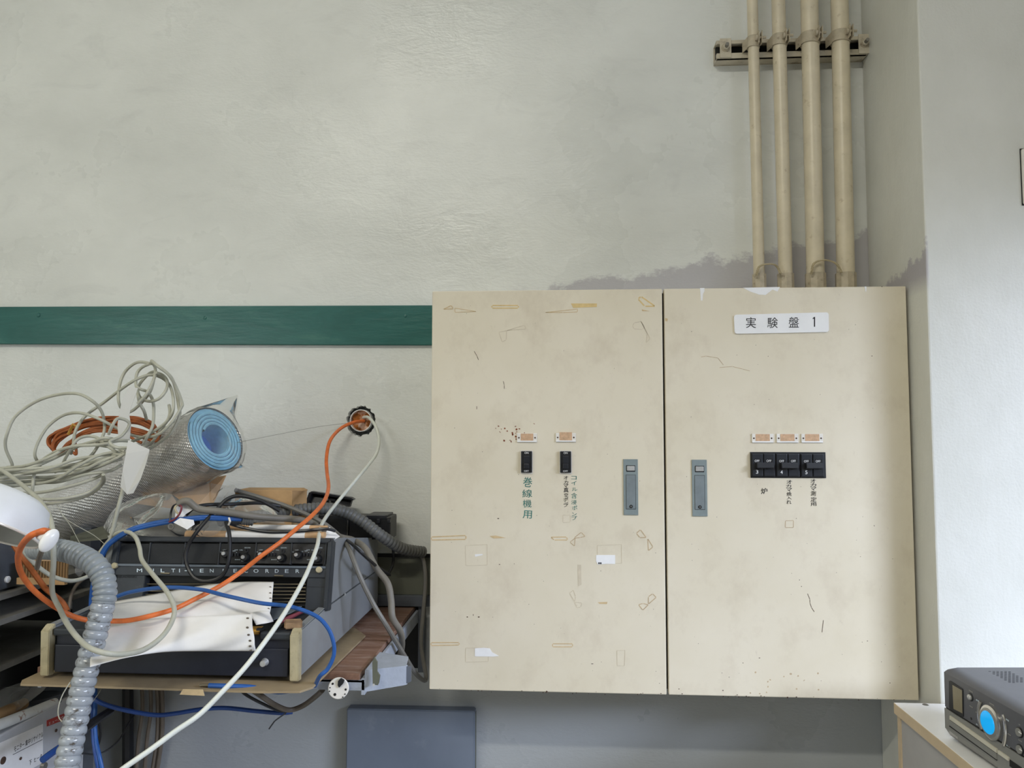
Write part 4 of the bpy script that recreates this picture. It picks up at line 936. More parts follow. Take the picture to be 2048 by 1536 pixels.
def bag(u, v):
    a = 2*math.pi*v; h = -.16+u*.16
    if u <= 0.75:
        return rc(-.16+u/.75*.165, a, RR+.002+.0016*math.sin(a*5+u*14)+.001*math.sin(a*11-u*23)+.004*u*max(0, math.sin(a*2)))
    t = (u-.75)/.25; c = rc(.005, a, RR+.003); s = (math.sin(a)+1)/2
    e = tipB.lerp(tipA, s)+ax*.004*math.sin(a*3)+V(0, .006*math.cos(a), 0)
    b = c.lerp(e, t**.9); pin = (1-abs(2*s-1))
    return b-ax*(.035*t*pin)+(e1*math.cos(a*4)+ax*math.sin(a*7))*.003*math.sin(t*math.pi)
part('clear_bag', MB().grid(bag, 32, 56), 'clearbag', fr, True, label='clear plastic bag')

# ================================================================== CABLES
def z1(x, y, Y): return at(x/4.096, 700+y/4.096, Y)
coil = MB()
def strand(pts, Y0, r=.0028, n=7, jit=.012, seed=0):
    rnd = random.Random(seed+len(pts)); P = [z1(x, y, Y0+jit*math.sin(i*1.3+seed)) for i, (x, y) in enumerate(pts)]; coil.tube(spline(P, n), r, 8)
strand([(60, 960), (100, 940), (45, 800), (60, 680), (130, 540), (300, 420), (480, 365), (640, 360), (760, 420), (830, 500), (855, 600), (850, 680), (800, 790), (700, 900), (450, 1000)], -.37, seed=1)
strand([(330, 960), (310, 920), (285, 850), (320, 740), (400, 620), (520, 535), (650, 515), (800, 560), (920, 620), (1060, 690), (1180, 715), (1300, 690), (1400, 600), (1480, 480), (1490, 430), (1440, 300), (1380, 200), (1280, 120), (1240, 90), (1272, 150), (1260, 240), (1200, 360), (1130, 440)], -.36, seed=2)
strand([(580, 850), (600, 780), (620, 660), (700, 540), (850, 430), (980, 330), (1100, 250), (1220, 205), (1320, 225), (1390, 290), (1420, 400), (1410, 520), (1340, 620), (1240, 760), (1170, 790)], -.345, seed=3)
strand([(1240, 95), (1300, 140), (1400, 220), (1440, 330), (1465, 470), (1470, 540), (1400, 680), (1300, 760), (1200, 820), (1080, 860)], -.35, seed=4)
strand([(1240, 112), (1130, 100), (1040, 160), (990, 250), (970, 370), (980, 450), (1020, 500), (1080, 500), (1160, 430), (1230, 340), (1262, 230), (1278, 180), (1220, 195), (1135, 300), (1140, 420), (1180, 500), (1200, 570)], -.34, seed=5)
strand([(1230, 112), (1160, 145), (1120, 200), (1115, 290), (1150, 320), (1210, 345), (1250, 410), (1260, 500), (1250, 620), (1210, 700), (1180, 770)], -.355, seed=6)
strand([(1128, 340), (1150, 390), (1220, 420), (1300, 400), (1360, 330), (1370, 260), (1340, 210), (1280, 185)], -.35, seed=7)
strand([(1385, 450), (1390, 530), (1350, 600), (1220, 690), (1080, 750)], -.35, seed=8)
H = ([(-60, 985), (0, 970), (200, 950), (400, 880), (560, 800), (740, 770), (870, 790), (960, 800), (1020, 830)],
     [(-60, 1020), (0, 1010), (150, 985), (300, 950), (500, 860), (640, 790), (760, 750), (860, 720), (940, 735), (880, 740), (780, 750)],
     [(-60, 1000), (0, 990), (300, 970), (560, 945), (800, 900), (960, 860), (1020, 840)],
     [(-60, 1060), (0, 1050), (250, 1010), (500, 990), (780, 960), (950, 890), (1020, 850)],
     [(-60, 1095), (0, 1090), (300, 1070), (560, 1040), (800, 960), (900, 920), (1000, 890)],
     [(-60, 1140), (0, 1130), (300, 1090), (480, 1080), (700, 1020), (900, 990), (1000, 940)],
     [(-40, 1190), (100, 1175), (300, 1170), (480, 1140), (700, 1080), (820, 1030), (830, 1000)],
     [(140, 1215), (240, 1215), (420, 1225), (600, 1205), (740, 1160), (830, 1080), (845, 1020)],
     [(180, 1258), (280, 1262), (420, 1258), (600, 1230), (760, 1170), (845, 1090), (850, 1030)],
     [(265, 1160), (270, 1100), (280, 1020), (330, 920), (440, 840), (600, 790), (820, 775), (960, 745), (1060, 745)],
     [(-60, 1075), (0, 1070), (220, 1045), (420, 1040), (640, 1000), (860, 900), (980, 870)],
     [(-60, 1110), (0, 1112), (260, 1100), (460, 1060), (640, 950), (820, 860), (1000, 830)],
     [(420, 1000), (500, 950), (540, 880), (590, 790), (640, 730), (720, 705), (800, 720), (840, 760), (960, 840)],
     [(430, 990), (600, 960), (760, 930), (860, 880), (980, 850)],
     [(0, 1030), (260, 1000), (440, 960), (600, 900), (780, 870), (900, 850), (1000, 860)],
     [(890, 690), (920, 620), (970, 560), (1060, 600), (1000, 700), (900, 750), (960, 800), (1080, 800)])
for i, h in enumerate(H): strand(h, -.385-.006*(i % 4), seed=20+i)
tag(obj('cable_coil', coil, 'cablew', None, True), 'big tangled coil of pale grey cable on the foil roll', 'cable')
# pale cable that drops from the coil, loops over the recorder and climbs back
path = [(-20, 930, -.42), (0, 938, -.43), (25, 955, -.45), (54, 978, -.50), (80, 1002, -.56), (98, 1030, -.62), (105, 1060, -.65), (107, 1095, -.665), (107, 1130, -.66), (104, 1165, -.65), (106, 1190, -.645), (118, 1215, -.65), (133, 1245, -.69), (155, 1275, -.725), (180, 1296, -.745), (215, 1307, -.745), (252, 1308, -.72), (290, 1298, -.685), (325, 1272, -.65), (345, 1240, -.61), (348, 1215, -.59), (335, 1185, -.57), (305, 1148, -.53), (284, 1120, -.49), (279, 1095, -.46), (270, 1073, -.44), (252, 1063, -.425), (232, 1068, -.41), (215, 1085, -.40), (195, 1112, -.40)]
tag(obj('grey_cable', MB().tube(pxpath(path, 8), .0036, 10), 'cablew', None, True), 'pale grey cable dropping past the lamp knob and looping over the chart paper', 'cable')
tag(obj('grey_cable', MB().tube(pxpath([(255, 940, -.40), (247, 975, -.405), (238, 1010, -.41), (228, 1050, -.41), (220, 1080, -.41), (205, 1110, -.41), (190, 1140, -.42), (175, 1153, -.44), (150, 1161, -.46), (128, 1160, -.48), (100, 1150, -.5), (75, 1132, -.52), (52, 1108, -.54), (40, 1085, -.55)], 8), .0034, 10), 'cablew', None, True), 'pale grey cable falling from the plastic tag into the dark left corner', 'cable')
# orange hank
hk = MB(); rnd = random.Random(4)
for k in range(8):
    j = lambda s=10: rnd.uniform(-s, s); dy = -26+k*9
    outer = [(470, 830), (430, 800), (440, 740), (490, 690), (580, 650), (700, 605), (850, 580), (1000, 565), (1130, 575), (1250, 625), (1310, 680), (1270, 720), (1130, 690), (980, 655), (820, 650), (700, 680), (600, 740), (540, 800), (510, 840)]
    P = []
    for i, (x, y) in enumerate(outer):
        sgn = 1 if i < 10 else -1
        P.append(z1(x+j()+(k-4)*(8 if i in (0, 1, 2, 3, 16, 17, 18) else 2), y+sgn*dy*.8+j(8), -.30+.004*(k % 3)))
    hk.tube(spline(P, 6), .0027, 7)
hk.tube(spline([z1(x, y, -.31) for x, y in ((1000, 640), (1080, 720), (1160, 760))], 6), .0027, 7); hk.tube(spline([z1(x, y, -.31) for x, y in ((540, 800), (600, 840), (625, 850), (615, 760))], 6), .0027, 7)
ho = thing('orange_hank', 'hank of thin dark orange cable lying behind the grey coil', 'cable', z1(860, 760, -.3))
part('cable_loops', hk, 'orange_old', ho, True)
part('yellow_tie', MB().tube([z1(560, 690, -.315), z1(600, 610, -.32), z1(640, 640, -.315)], .003, 6), 'amber', ho)
# plastic tags on the coil
mb = MB(); q = [(1050, 738, -.42), (1225, 815, -.42), (1200, 920, -.425), (1150, 1060, -.425), (1090, 1175, -.42), (1040, 1182, -.42), (985, 1120, -.42), (1005, 980, -.424), (1030, 850, -.424)]
mb.prism([z1(*p) for p in q], (0, .0008, 0)); tag(obj('plastic_tag', mb, 'milkytape'), 'milky plastic tape tag hanging down the foil roll', 'tag')
mb = MB(); q = [(1060, 300), (1130, 312), (1072, 470), (1058, 530), (1072, 620), (1062, 735), (970, 735), (962, 610), (980, 500), (1000, 410)]
mb.prism([z1(x, y, -.375-.0001*i) for i, (x, y) in enumerate(q)], (0, .0008, 0)); tag(obj('plastic_tag', mb, 'milkytape'), 'twisted milky plastic tape strip wound round the upper loops of grey cable', 'tag')
# orange cable from the wall hole to the left loop
oc = [(728, 842, .004), (706, 845, -.02), (680, 858, -.04), (660, 882, -.055), (653, 915, -.08), (654, 945, -.12), (657, 975, -.20), (648, 1003, -.29), (625, 1030, -.37), (590, 1060, -.42), (560, 1085, -.445), (525, 1110, -.465), (480, 1145, -.475), (440, 1172, -.505), (390, 1198, -.54), (348, 1218, -.566), (300, 1232, -.59), (255, 1241, -.60), (215, 1242, -.60), (175, 1240, -.60), (140, 1230, -.62), (100, 1207, -.64), (65, 1178, -.67), (42, 1145, -.70), (36, 1115, -.75), (43, 1092, -.80), (58, 1074, -.85), (75, 1065, -.855), (92, 1062, -.85), (108, 1070, -.80)]
tag(obj('orange_cable', MB().tube(pxpath(oc, 10), .0038, 10), 'orange', None, True), 'bright orange cable from the wall hole across the chart paper to a left loop', 'cable')
wc = [(727, 835, .004), (737, 835, -.015), (750, 850, -.03), (757, 872, -.04), (757, 893, -.05), (750, 912, -.06), (735, 932, -.08), (710, 962, -.12), (680, 998, -.18), (655, 1030, -.25), (641, 1055, -.33), (636, 1085, -.42), (630, 1105, -.46), (612, 1150, -.52), (585, 1200, -.57), (557, 1245, -.61), (525, 1290, -.64), (490, 1335, -.66), (450, 1378, -.68), (400, 1428, -.70), (350, 1463, -.72), (300, 1500, -.74), (240, 1542, -.76), (180, 1590, -.78)]
tag(obj('white_cable', MB().tube(pxpath(wc, 10), .0035, 10), 'cablewhite', None, True), 'white cable from the wall hole diagonally down to the bottom edge', 'cable')
# thread on the wall
tag(obj('thread', MB().tube(pxpath([(475, 885, -.25), (560, 868, -.12), (640, 853, -.03), (700, 846, -.004)], 6), .0004, 5), 'cableg'), 'thin grey thread from the clear bag to the wall hole', 'thread')
tag(obj('thread', MB().tube(pxpath([(113, 1008, -.40), (125, 1030, -.42), (140, 1050, -.44), (155, 1078, -.46), (165, 1096, -.5)], 6), .0005, 5), 'cablew'), 'thin white thread ending on the grey hose bend', 'thread')
tag(obj('thread', MB().tube(pxpath([(123, 1026, -.42), (135, 1040, -.42), (160, 1055, -.42), (190, 1072, -.41), (213, 1092, -.41)], 6), .0005, 5), 'cablew'), 'thin white thread sagging across the foil roll', 'thread')
# corrugated hose, grey bend and clear grey lower length
hp = [(70, 1098, -.60), (100, 1098, -.62), (130, 1102, -.635), (162, 1112, -.65), (190, 1130, -.66), (206, 1155, -.665), (210, 1185, -.67), (205, 1215, -.675), (193, 1262, -.68), (178, 1320, -.69), (163, 1385, -.70), (150, 1450, -.71), (138, 1510, -.72), (128, 1570, -.73), (120, 1630, -.74)]
full = resample(pxpath(hp, 14), .0008)
hz_ = thing('corrugated_hose', 'fat grey corrugated hose bending down the left front', 'hose', full[-1])
def hose(pts, r, pitch, depth): return MB().tube(pts, r, 18, rf=lambda i: r*(1+depth*(abs(math.sin(math.pi*i*.0008/pitch))**.7-.6)))
cut = min(range(len(full)), key=lambda i: abs(full[i].z-at(205, 1205, -.67).z)+ (9 if i < 200 else 0))
part('grey_length', hose(full[:cut+1], .0150, .0082, .15), 'hoseg', hz_, True); part('milky_length', hose(full[cut:], .0150, .0120, .17), 'hosew', hz_, True)
# flexible conduit by the wall
fl = resample(pxpath([(440, 1040, -.30), (480, 1038, -.26), (520, 1032, -.22), (580, 1022, -.18), (640, 1017, -.16), (685, 1023, -.14), (725, 1043, -.135), (765, 1073, -.125), (805, 1097, -.09), (846, 1104, -.04)], 12), .0012)
tag(obj('flexible_conduit', MB().tube(fl, .0115, 14, rf=lambda i: .0115*(1+.18*(abs(math.sin(math.pi*i*.0012/.0085))**.6-.5))), 'flex', None, True), 'dark grey ribbed flexible conduit running down to the wall by the cabinet', 'conduit')
def cable(name, label, m, r, pts, cat='cable', n=8, seg=8): return tag(obj(name, MB().tube(pxpath(pts, n), r, seg), m, None, True), label, cat)
tcb = thing('thick_cable', 'thick grey sheathed cable with stripped end lying over the plastic bag', 'cable', at(500, 1040, -.33))
part('sheath', MB().tube(pxpath([(357, 1008, -.42), (366, 1003, -.42), (377, 1003, -.42), (388, 1012, -.415), (402, 1019, -.41), (450, 1024, -.40), (520, 1034, -.37), (600, 1040, -.31), (640, 1056, -.25), (680, 1074, -.22), (705, 1080, -.215), (730, 1096, -.25), (752, 1136, -.27), (775, 1166, -.28), (782, 1200, -.29), (785, 1235, -.30), (800, 1262, -.28), (804, 1290, -.22), (796, 1325, -.16), (785, 1338, -.14)], 8), .0062, 10, rf=None), 'cablet', tcb, True)
for pts, m in (([(357, 1008, -.42), (347, 1012, -.425), (342, 1025, -.425), (340, 1042, -.43)], 'black'), ([(356, 1009, -.42), (350, 1015, -.43), (353, 1024, -.43), (358, 1028, -.43)], 'cream'), ([(357, 1010, -.42), (363, 1014, -.43), (360, 1026, -.43), (350, 1038, -.43), (338, 1044, -.43)], 'penred')):
    part('core_wire', MB().tube(pxpath(pts, 6), .0018, 7), m, tcb, True)
lr = at(342, 1053, -.43); part('ring_lug', MB().tube([lr+V(.0045*math.cos(t*math.pi/8), 0, .0045*math.sin(t*math.pi/8)) for t in range(16)], .0012, 6, closed=True), 'dulsteel', tcb, True)
cable('power_cable', 'grey power cable hanging over the recorder side and looping below the shelf', 'cableg', .0044, [(470, 980, -.20), (520, 995, -.20), (580, 1015, -.20), (640, 1042, -.215), (675, 1068, -.225), (695, 1092, -.31), (706, 1118, -.345), (722, 1158, -.35), (745, 1205, -.34), (775, 1255, -.33), (805, 1305, -.25), (830, 1345, -.16), (848, 1361, -.12), (852, 1352, -.10), (846, 1320, -.08), (842, 1280, -.06), (847, 1220, -.05), (851, 1160, -.045), (848, 1125, -.04), (840, 1106, -.04)])
bl = thing('blue_cables', 'pair of blue cables running over the recorder top and down its left side', 'cable', at(180, 1240, -.45))
for k, o in enumerate((-1.6, 1.8)):
    part('blue_strand', MB().tube(pxpath([(486, 1037+o, -.38), (440, 1036+o, -.40), (399, 1036+o, -.41), (336, 1043+o, -.42), (289, 1052+o, -.42), (258, 1062+o, -.425), (228, 1080+o, -.42), (211+o, 1097, -.42), (196+o, 1130, -.42), (187+o, 1170, -.42), (183+o, 1215, -.42), (184+o, 1260, -.44), (187+o, 1330, -.45)], 8), .0036, 9), 'cableb', bl, True)
cable('blue_cable', 'bright blue cable curving over the chart paper and round the recorder side', 'cableb', .0032, [(205, 1206, -.50), (222, 1198, -.50), (262, 1184, -.51), (330, 1175, -.53), (400, 1179, -.54), (450, 1191, -.555), (520, 1206, -.565), (580, 1213, -.56), (630, 1231, -.56), (655, 1255, -.56), (667, 1285, -.56), (667, 1312, -.56), (655, 1338, -.56), (640, 1352, -.56), (630, 1372, -.53)])
cable('black_cable', 'thin black cable hanging in a loop in front of the recorder modules', 'black', .0034, [(560, 1022, -.35), (520, 1001, -.36), (480, 992, -.37), (455, 998, -.38), (437, 1015, -.39), (415, 1038, -.41), (392, 1066, -.425), (376, 1092, -.43), (371, 1115, -.435), (378, 1140, -.44), (393, 1158, -.445), (418, 1162, -.445), (443, 1152, -.44), (456, 1128, -.435), (460, 1095, -.43), (458, 1065, -.425), (452, 1044, -.415)])
cable('black_cable', 'black cable arched behind the thick grey cable over the clear bags', 'black', .0034, [(372, 1030, -.40), (385, 1018, -.39), (410, 1010, -.38), (470, 1008, -.35), (520, 1006, -.33), (560, 1012, -.31)])
cable('black_cable', 'flat black cable lying along the cardboard tube', 'black2', .0028, [(452, 1045, -.38), (490, 1056, -.375), (540, 1064, -.375), (600, 1062, -.375), (650, 1058, -.37), (670, 1062, -.36)])
cable('black_cable', 'black cable slanting down the recorder side panel', 'black', .0030, [(690, 1078, -.27), (704, 1088, -.32), (722, 1105, -.335), (742, 1123, -.30), (758, 1136, -.24), (780, 1150, -.12)])
cable('black_cable', 'black cable drooping beside the flexible conduit on the wall', 'black', .003, [(784, 1085, -.06), (787, 1110, -.05), (785, 1130, -.06), (776, 1150, -.09)])
# below the shelf
cable('blue_cable', 'dark blue cable sagging under the shelf with a bare end', 'cablebd', .0036, [(185, 1394, -.50), (205, 1407, -.50), (250, 1420, -.48), (310, 1430, -.46), (350, 1427, -.44), (400, 1419, -.42), (450, 1416, -.40), (510, 1422, -.38), (560, 1426, -.36), (585, 1424, -.35)])
cable('blue_cable', 'blue cable with copper end taped under the shelf edge', 'cableb', .0036, [(418, 1371, -.57), (450, 1372, -.57), (500, 1374, -.56), (530, 1380, -.55), (560, 1384, -.54), (590, 1379, -.52), (610, 1370, -.48)])
cable('copper_end', 'bare copper wire end sticking out under the shelf', 'rod', .0022, [(400, 1371, -.57), (410, 1370, -.57), (420, 1371, -.57)], 'wire')
cable('black_cable', 'black cable sagging under the shelf front, the thinner of the pair', 'black', .0026, [(478, 1374, -.50), (490, 1388, -.48), (520, 1405, -.44), (555, 1420, -.38), (580, 1422, -.35)])
cable('brown_cable', 'dark grey cable sagging under the shelf front, the thicker of the pair', 'cablebrown', .0044, [(496, 1374, -.48), (520, 1390, -.46), (550, 1410, -.42), (578, 1420, -.38), (605, 1412, -.38), (630, 1394, -.42), (645, 1380, -.46)])
cable('thin_wire', 'thin dark wire end pointing down from the sagging cables', 'black2', .0012, [(572, 1426, -.36), (552, 1440, -.36), (545, 1448, -.36), (538, 1458, -.36)], 'wire')
for i, (x, m, r) in enumerate(((256, 'black', .012), (283, 'cablebrown', .0042), (300, 'cablebrown', .0042), (314, 'cablebrown', .0048), (323, 'cablebrown', .0050))):
    lab = ('black rubber pipe rising along the wall under the shelf', 'leftmost grey brown cable hanging down the wall under the shelf', 'second grey brown cable hanging down the wall under the shelf', 'third grey brown cable hanging down the wall under the shelf', 'rightmost grey brown cable hanging down the wall under the shelf')[i]
    cable('hanging_cable' if i else 'rubber_pipe', lab, m, r, [(x, 1362, -.03), (x+(2 if i else 0), 1420, -.03), (x+(-6 if i in (1, 2) else 0), 1480, -.028), (x-(12 if i else 0), 1560, -.02)], 'cable' if i else 'pipe')
lc = thing('blue_cables', 'pair of blue cables hanging below the shelf left of the black pipe', 'cable', at(195, 1536, -.5))
for k, o in enumerate((-2, 3)): part('blue_strand', MB().tube(pxpath([(187+o, 1365, -.46), (188+o, 1400, -.47), (187+o, 1440, -.48), (189+o, 1480, -.49), (196+o*1.5, 1520, -.5), (208+o*1.5, 1580, -.5)], 8), .0032, 9), ('cablebd', 'cableb')[k], lc, True)
cable('black_cable', 'thin black cable curling beside the blue cables below the shelf', 'black', .0026, [(186, 1410, -.46), (190, 1428, -.46), (197, 1445, -.46), (200, 1470, -.46), (194, 1500, -.46), (193, 1520, -.46), (205, 1545, -.46)])
cable('black_cable', 'thin black cable sweeping from the hose to the black pipe', 'black2', .0018, [(160, 1506, -.40), (190, 1509, -.35), (215, 1500, -.28), (238, 1480, -.2), (254, 1452, -.1), (268, 1430, -.05)])

# ================================================================== THINGS ON THE RECORDER
def rot_box(name, m, c, ux, uy, uz, bev=.001): return obj(name, MB().obox(c, ux, uy, uz, bev), m)
# cardboard box behind
bx = thing('cardboard_box', 'small brown cardboard box behind the recorder against the wall', 'box', at(540, 1060, -.13))
a, b = at(470, 980, -.19), at(583, 1060, -.19)
part('box_body', MB().box(a.x, b.x, -.19, -.12, b.z-.02, a.z, .001), 'cardboard', bx)
part('box_flap', MB().prism([V(b.x, -.19, a.z), V(b.x+.008, -.15, a.z-.004), V(b.x+.008, -.12, a.z-.004), V(b.x, -.12, a.z)], (0, 0, -.002)), 'cardboard', bx)
part('box_side', MB().prism([V(b.x, -.188, a.z-.002), V(b.x+.009, -.13, a.z-.006), V(b.x+.009, -.13, b.z), V(b.x, -.188, b.z)], (0, .003, 0)), 'cardboard', bx)
# black plastic tray (upright lid) and black case
z6b = lambda x, y, Y: at(560+x/6.4, 960+y/6.4, Y)
tr_ = thing('black_tray', 'black plastic tray lid standing tilted against the wall', 'tray', z6b(620, 340, -.05))
mb = MB(); mb.prism([z6b(*p) for p in ((310, 330, -.06), (370, 160, -.05), (400, 148, -.05), (900, 225, -.05), (945, 250, -.05), (915, 265, -.05), (890, 345, -.06))], (0, .012, 0)); part('tray_floor', mb, 'black', tr_)
mb = MB(); mb.prism([z6b(*p) for p in ((375, 165, -.065), (400, 146, -.065), (905, 225, -.065), (945, 250, -.065), (930, 262, -.065), (890, 245, -.065), (410, 172, -.065))], (0, .016, 0)); part('tray_rim', mb, 'black2', tr_)
mb = MB(); mb.prism([z6b(*p) for p in ((310, 330, -.068), (372, 160, -.068), (405, 165, -.068), (350, 330, -.068))], (0, .018, 0)); part('tray_rim', mb, 'black2', tr_)
part('catch', MB().prism([z6b(*p) for p in ((580, 230, -.063), (612, 233, -.063), (612, 264, -.063), (580, 262, -.063))], (0, .003, 0)), 'cableg', tr_)
part('slot', MB().prism([z6b(*p) for p in ((638, 238, -.062), (700, 246, -.062), (700, 275, -.062), (638, 268, -.062))], (0, .002, 0)), 'blackdull', tr_)
bc = thing('black_case', 'flat black plastic case on the back of the recorder top', 'case', z6b(900, 770, -.12))
a, b = z6b(490, 430, -.10), z6b(1408, 770, -.10); m0 = z6b(862, 430, -.10)
part('case_body', MB().box(a.x, m0.x, -.10, -.035, b.z, a.z-.001, .003), 'black2', bc)
part('case_body', MB().box(m0.x+.001, b.x, -.097, -.035, b.z, z6b(1000, 470, -.10).z, .003), 'black', bc)
part('case_lip', MB().box(z6b(1100, 440, -.10).x, z6b(1365, 440, -.10).x, -.098, -.035, z6b(1100, 505, -.10).z, z6b(1100, 447, -.10).z, .002), 'black2', bc)
part('case_latch', MB().box(z6b(1240, 505, -.10).x, z6b(1280, 540, -.10).x, -.103, -.095, z6b(1240, 550, -.10).z, z6b(1240, 500, -.10).z, .001), 'black2', bc)
part('case_tab', MB().box(z6b(1370, 505, -.10).x, z6b(1410, 540, -.10).x, -.101, -.035, z6b(1370, 545, -.10).z, z6b(1370, 505, -.10).z, .001), 'black2', bc)
part('case_seam', MB().box(m0.x, m0.x+.0012, -.1005, -.035, b.z, a.z-.002), 'cableg', bc)
# cardboard tubes with white paper wrappers
for nm, lab, y0, y1, xs_, Y in (('cardboard_tube', 'brown cardboard tube with white paper wrapper lying on the recorder front edge', 1062, 1080, (373, 455, 612, 650), -.368), ('cardboard_tube', 'second brown paper tube squeezed behind the front cardboard tube', 1050, 1060, (460, 500, 620, 655), -.335)):
    r = (y1-y0)/2/F*(1.69+Y); zc_ = (y0+y1)/2; t = thing(nm, lab, 'tube', at(510, y1, Y))
    A, B, C, D = [at(x, zc_, Y) for x in xs_]; zz_ = (A.z+D.z)/2
    for q in (A, B, C, D): q.z = zz_
    part('tube_wall', MB().tube([A, A.lerp(D, .5), D], r, 20), 'kraft', t, True); part('paper_wrapper', MB().tube([B, B.lerp(C, .5), C], r+.0006, 20), 'paperwarm', t, True, label='white paper wrapper')
# clear plastic bags in front of the roll
z7 = lambda x, y, Y: at(180+x/6.4, 960+y/6.4, Y)
def bagpatch(name, label, outline_top, outline_bot, amp, m='cloudybag', seed=0):
    fn = bil([z7(*p) for p in outline_top], [z7(*p) for p in outline_bot])
    def f(u, v): 
        p = fn(u, v); e = math.sin(v*math.pi)*math.sin(u*math.pi)
        return p+V(0, -amp*e*(1+.5*math.sin(u*13+seed)*math.cos(v*9+seed)), amp*.25*e*math.sin(u*17+v*5+seed))
    mb = MB(); mb.grid(f, 36, 20); mb.grid(lambda u, v: fn(u, v)+V(0, amp*.8*math.sin(v*math.pi)*math.sin(u*math.pi)+.001, 0), 12, 8)
    return tag(obj(name, mb, m, None, True), label, 'bag')
bagpatch('plastic_bag', 'cloudy clear plastic bag in front of the foil roll on the recorder top', [(170, 590, -.30), (330, 350, -.31), (620, 220, -.32), (900, 170, -.33), (1040, 185, -.33), (1150, 260, -.34)], [(240, 750, -.36), (500, 730, -.375), (800, 730, -.375), (1100, 725, -.37), (1250, 690, -.37), (1300, 620, -.37)], .03, seed=1)
bagpatch('plastic_bag', 'clear plastic bag with glossy creases under the roll end', [(700, 170, -.25), (950, 80, -.25), (1200, 40, -.25), (1390, 10, -.25), (1530, 0, -.25)], [(900, 330, -.30), (1100, 320, -.31), (1250, 330, -.31), (1400, 320, -.31), (1530, 300, -.30)], .02, 'clearbag', seed=3)
bagpatch('plastic_bag', 'small crumpled clear bag piece with folded corner beside the cardboard box', [(1540, 40, -.24), (1650, 60, -.24), (1760, 70, -.24), (1840, 60, -.24), (1895, 130, -.24)], [(1530, 320, -.28), (1600, 320, -.28), (1700, 300, -.28), (1780, 240, -.27), (1860, 160, -.25)], .015, 'clearbag', seed=5)
bagpatch('plastic_bag', 'little crumpled clear bag on the front cardboard tube', [(1290, 600, -.395), (1400, 560, -.40), (1550, 520, -.40), (1700, 490, -.395)], [(1330, 690, -.395), (1450, 730, -.40), (1600, 700, -.40), (1730, 580, -.395)], .012, 'clearbag', seed=7)
bagpatch('plastic_bag', 'dull crumpled plastic bag under the grey conduit', [(1660, 320, -.30), (1760, 250, -.30), (1900, 220, -.30), (2100, 240, -.28), (2300, 330, -.26)], [(1600, 480, -.34), (1800, 500, -.34), (2000, 520, -.33), (2200, 560, -.31), (2500, 560, -.28)], .015, 'cloudybag', seed=9)
# folded brown paper beneath the bags
mb = MB(); mb.prism([z7(*p) for p in ((560, 300, -.27), (1000, 130, -.22), (1560, -30, -.20), (1740, -60, -.20), (1560, 330, -.27), (1300, 400, -.30))], (0, .003, 0)); tag(obj('kraft_paper', mb, 'kraft'), 'brown kraft paper sheet under the clear bags', 'paper')
mb = MB(); mb.prism([z7(*p) for p in ((-250, 720, -.3), (160, 590, -.30), (260, 740, -.34), (120, 770, -.34), (-260, 800, -.32))], (0, .003, 0)); tag(obj('folded_plastic', mb, 'olive'), 'dark olive folded sheet under the foil roll', 'sheet')
# white tags
def tagp(label, pts, th=.0006): mb = MB(); mb.prism([at(*p) for p in pts], (0, th, 0)); return tag(obj('paper_tag', mb, 'paper'), label, 'tag')
tagp('white paper tag pinned by the blue cables on the recorder top', [(347, 1045, -.435), (360, 1036, -.435), (387, 1040, -.435), (389, 1049, -.435), (374, 1059, -.44)])
tagp('white paper tag behind the stripped cable end', [(352, 1012, -.415), (368, 1006, -.413), (386, 1019, -.413), (372, 1028, -.415), (366, 1034, -.417), (350, 1034, -.417)])
tg = tagp('scribbled white paper tag on the recorder top right corner', [(637, 1078, -.37), (648, 1070, -.36), (659, 1054, -.34), (668, 1063, -.34), (680, 1073, -.35), (666, 1081, -.37)])
tag(obj('cable_tie', MB().tube([at(458, 1036, -.42), at(460, 1043, -.425), at(457, 1050, -.42)], .0018, 6), 'acryl'), 'small white cable tie on the blue cables', 'cable tie')
gl = thing('cable_gland', 'short grey ribbed cable gland on the blue cable end', 'gland', at(495, 1045, -.38))
part('gland_body', MB().tube(resample(spline([at(484, 1040, -.38), at(495, 1041, -.375), at(507, 1042, -.37)], 30), .0006), .0085, 14, rf=lambda i: .0085*(1+.08*math.sin(i*.9))), 'flex', gl, True)

# ================================================================== LAMP ON THE LEFT
LA = V(.168, .459, .872).normalized(); LC = at(-32, 1056, -.78); LR = .066
lm = thing('lamp_shade', 'white enamel lamp shade with wing knob at the left edge', 'lamp', LC-V(0, 0, .05))
part('shade', MB().lathe([(LR, 0), (LR*1.0, .012), (LR*.985, .026), (LR*.90, .040), (LR*.70, .048), (LR*.35, .052), (0, .053)], LC, LA, 56), 'lampwhite', lm, True)
part('shade_lining', MB().lathe([(LR-.001, -.0002), (LR*.98, .012), (LR*.96, .025), (LR*.87, .038), (LR*.67, .046), (LR*.33, .050), (0, .051)], LC, LA, 56), 'lampinner', lm, True)
part('shade_rim', MB().tube([LC+(LA.orthogonal().normalized()*math.cos(t*math.pi/30)+LA.cross(LA.orthogonal().normalized())*math.sin(t*math.pi/30))*LR for t in range(60)], .0016, 8, closed=True), 'acryl', lm, True)
kc = at(98, 1081, -.86); KA = V(.80, -.55, -.15).normalized(); u = V(0, 0, 1); u = (u-KA*u.dot(KA)).normalized(); u = (u*math.cos(-.5)+KA.cross(u)*math.sin(-.5)).normalized(); v = KA.cross(u)
mb = MB(); r = bmesh.ops.create_uvsphere(mb.bm, u_segments=24, v_segments=14, radius=1)
for vv in r['verts']: vv.co = kc+u*(vv.co.z*.0140)+v*(vv.co.x*.0088)+KA*(vv.co.y*.0066)
part('wing_knob', mb, 'ceramic', lm, True, label='oval white plastic wing knob')
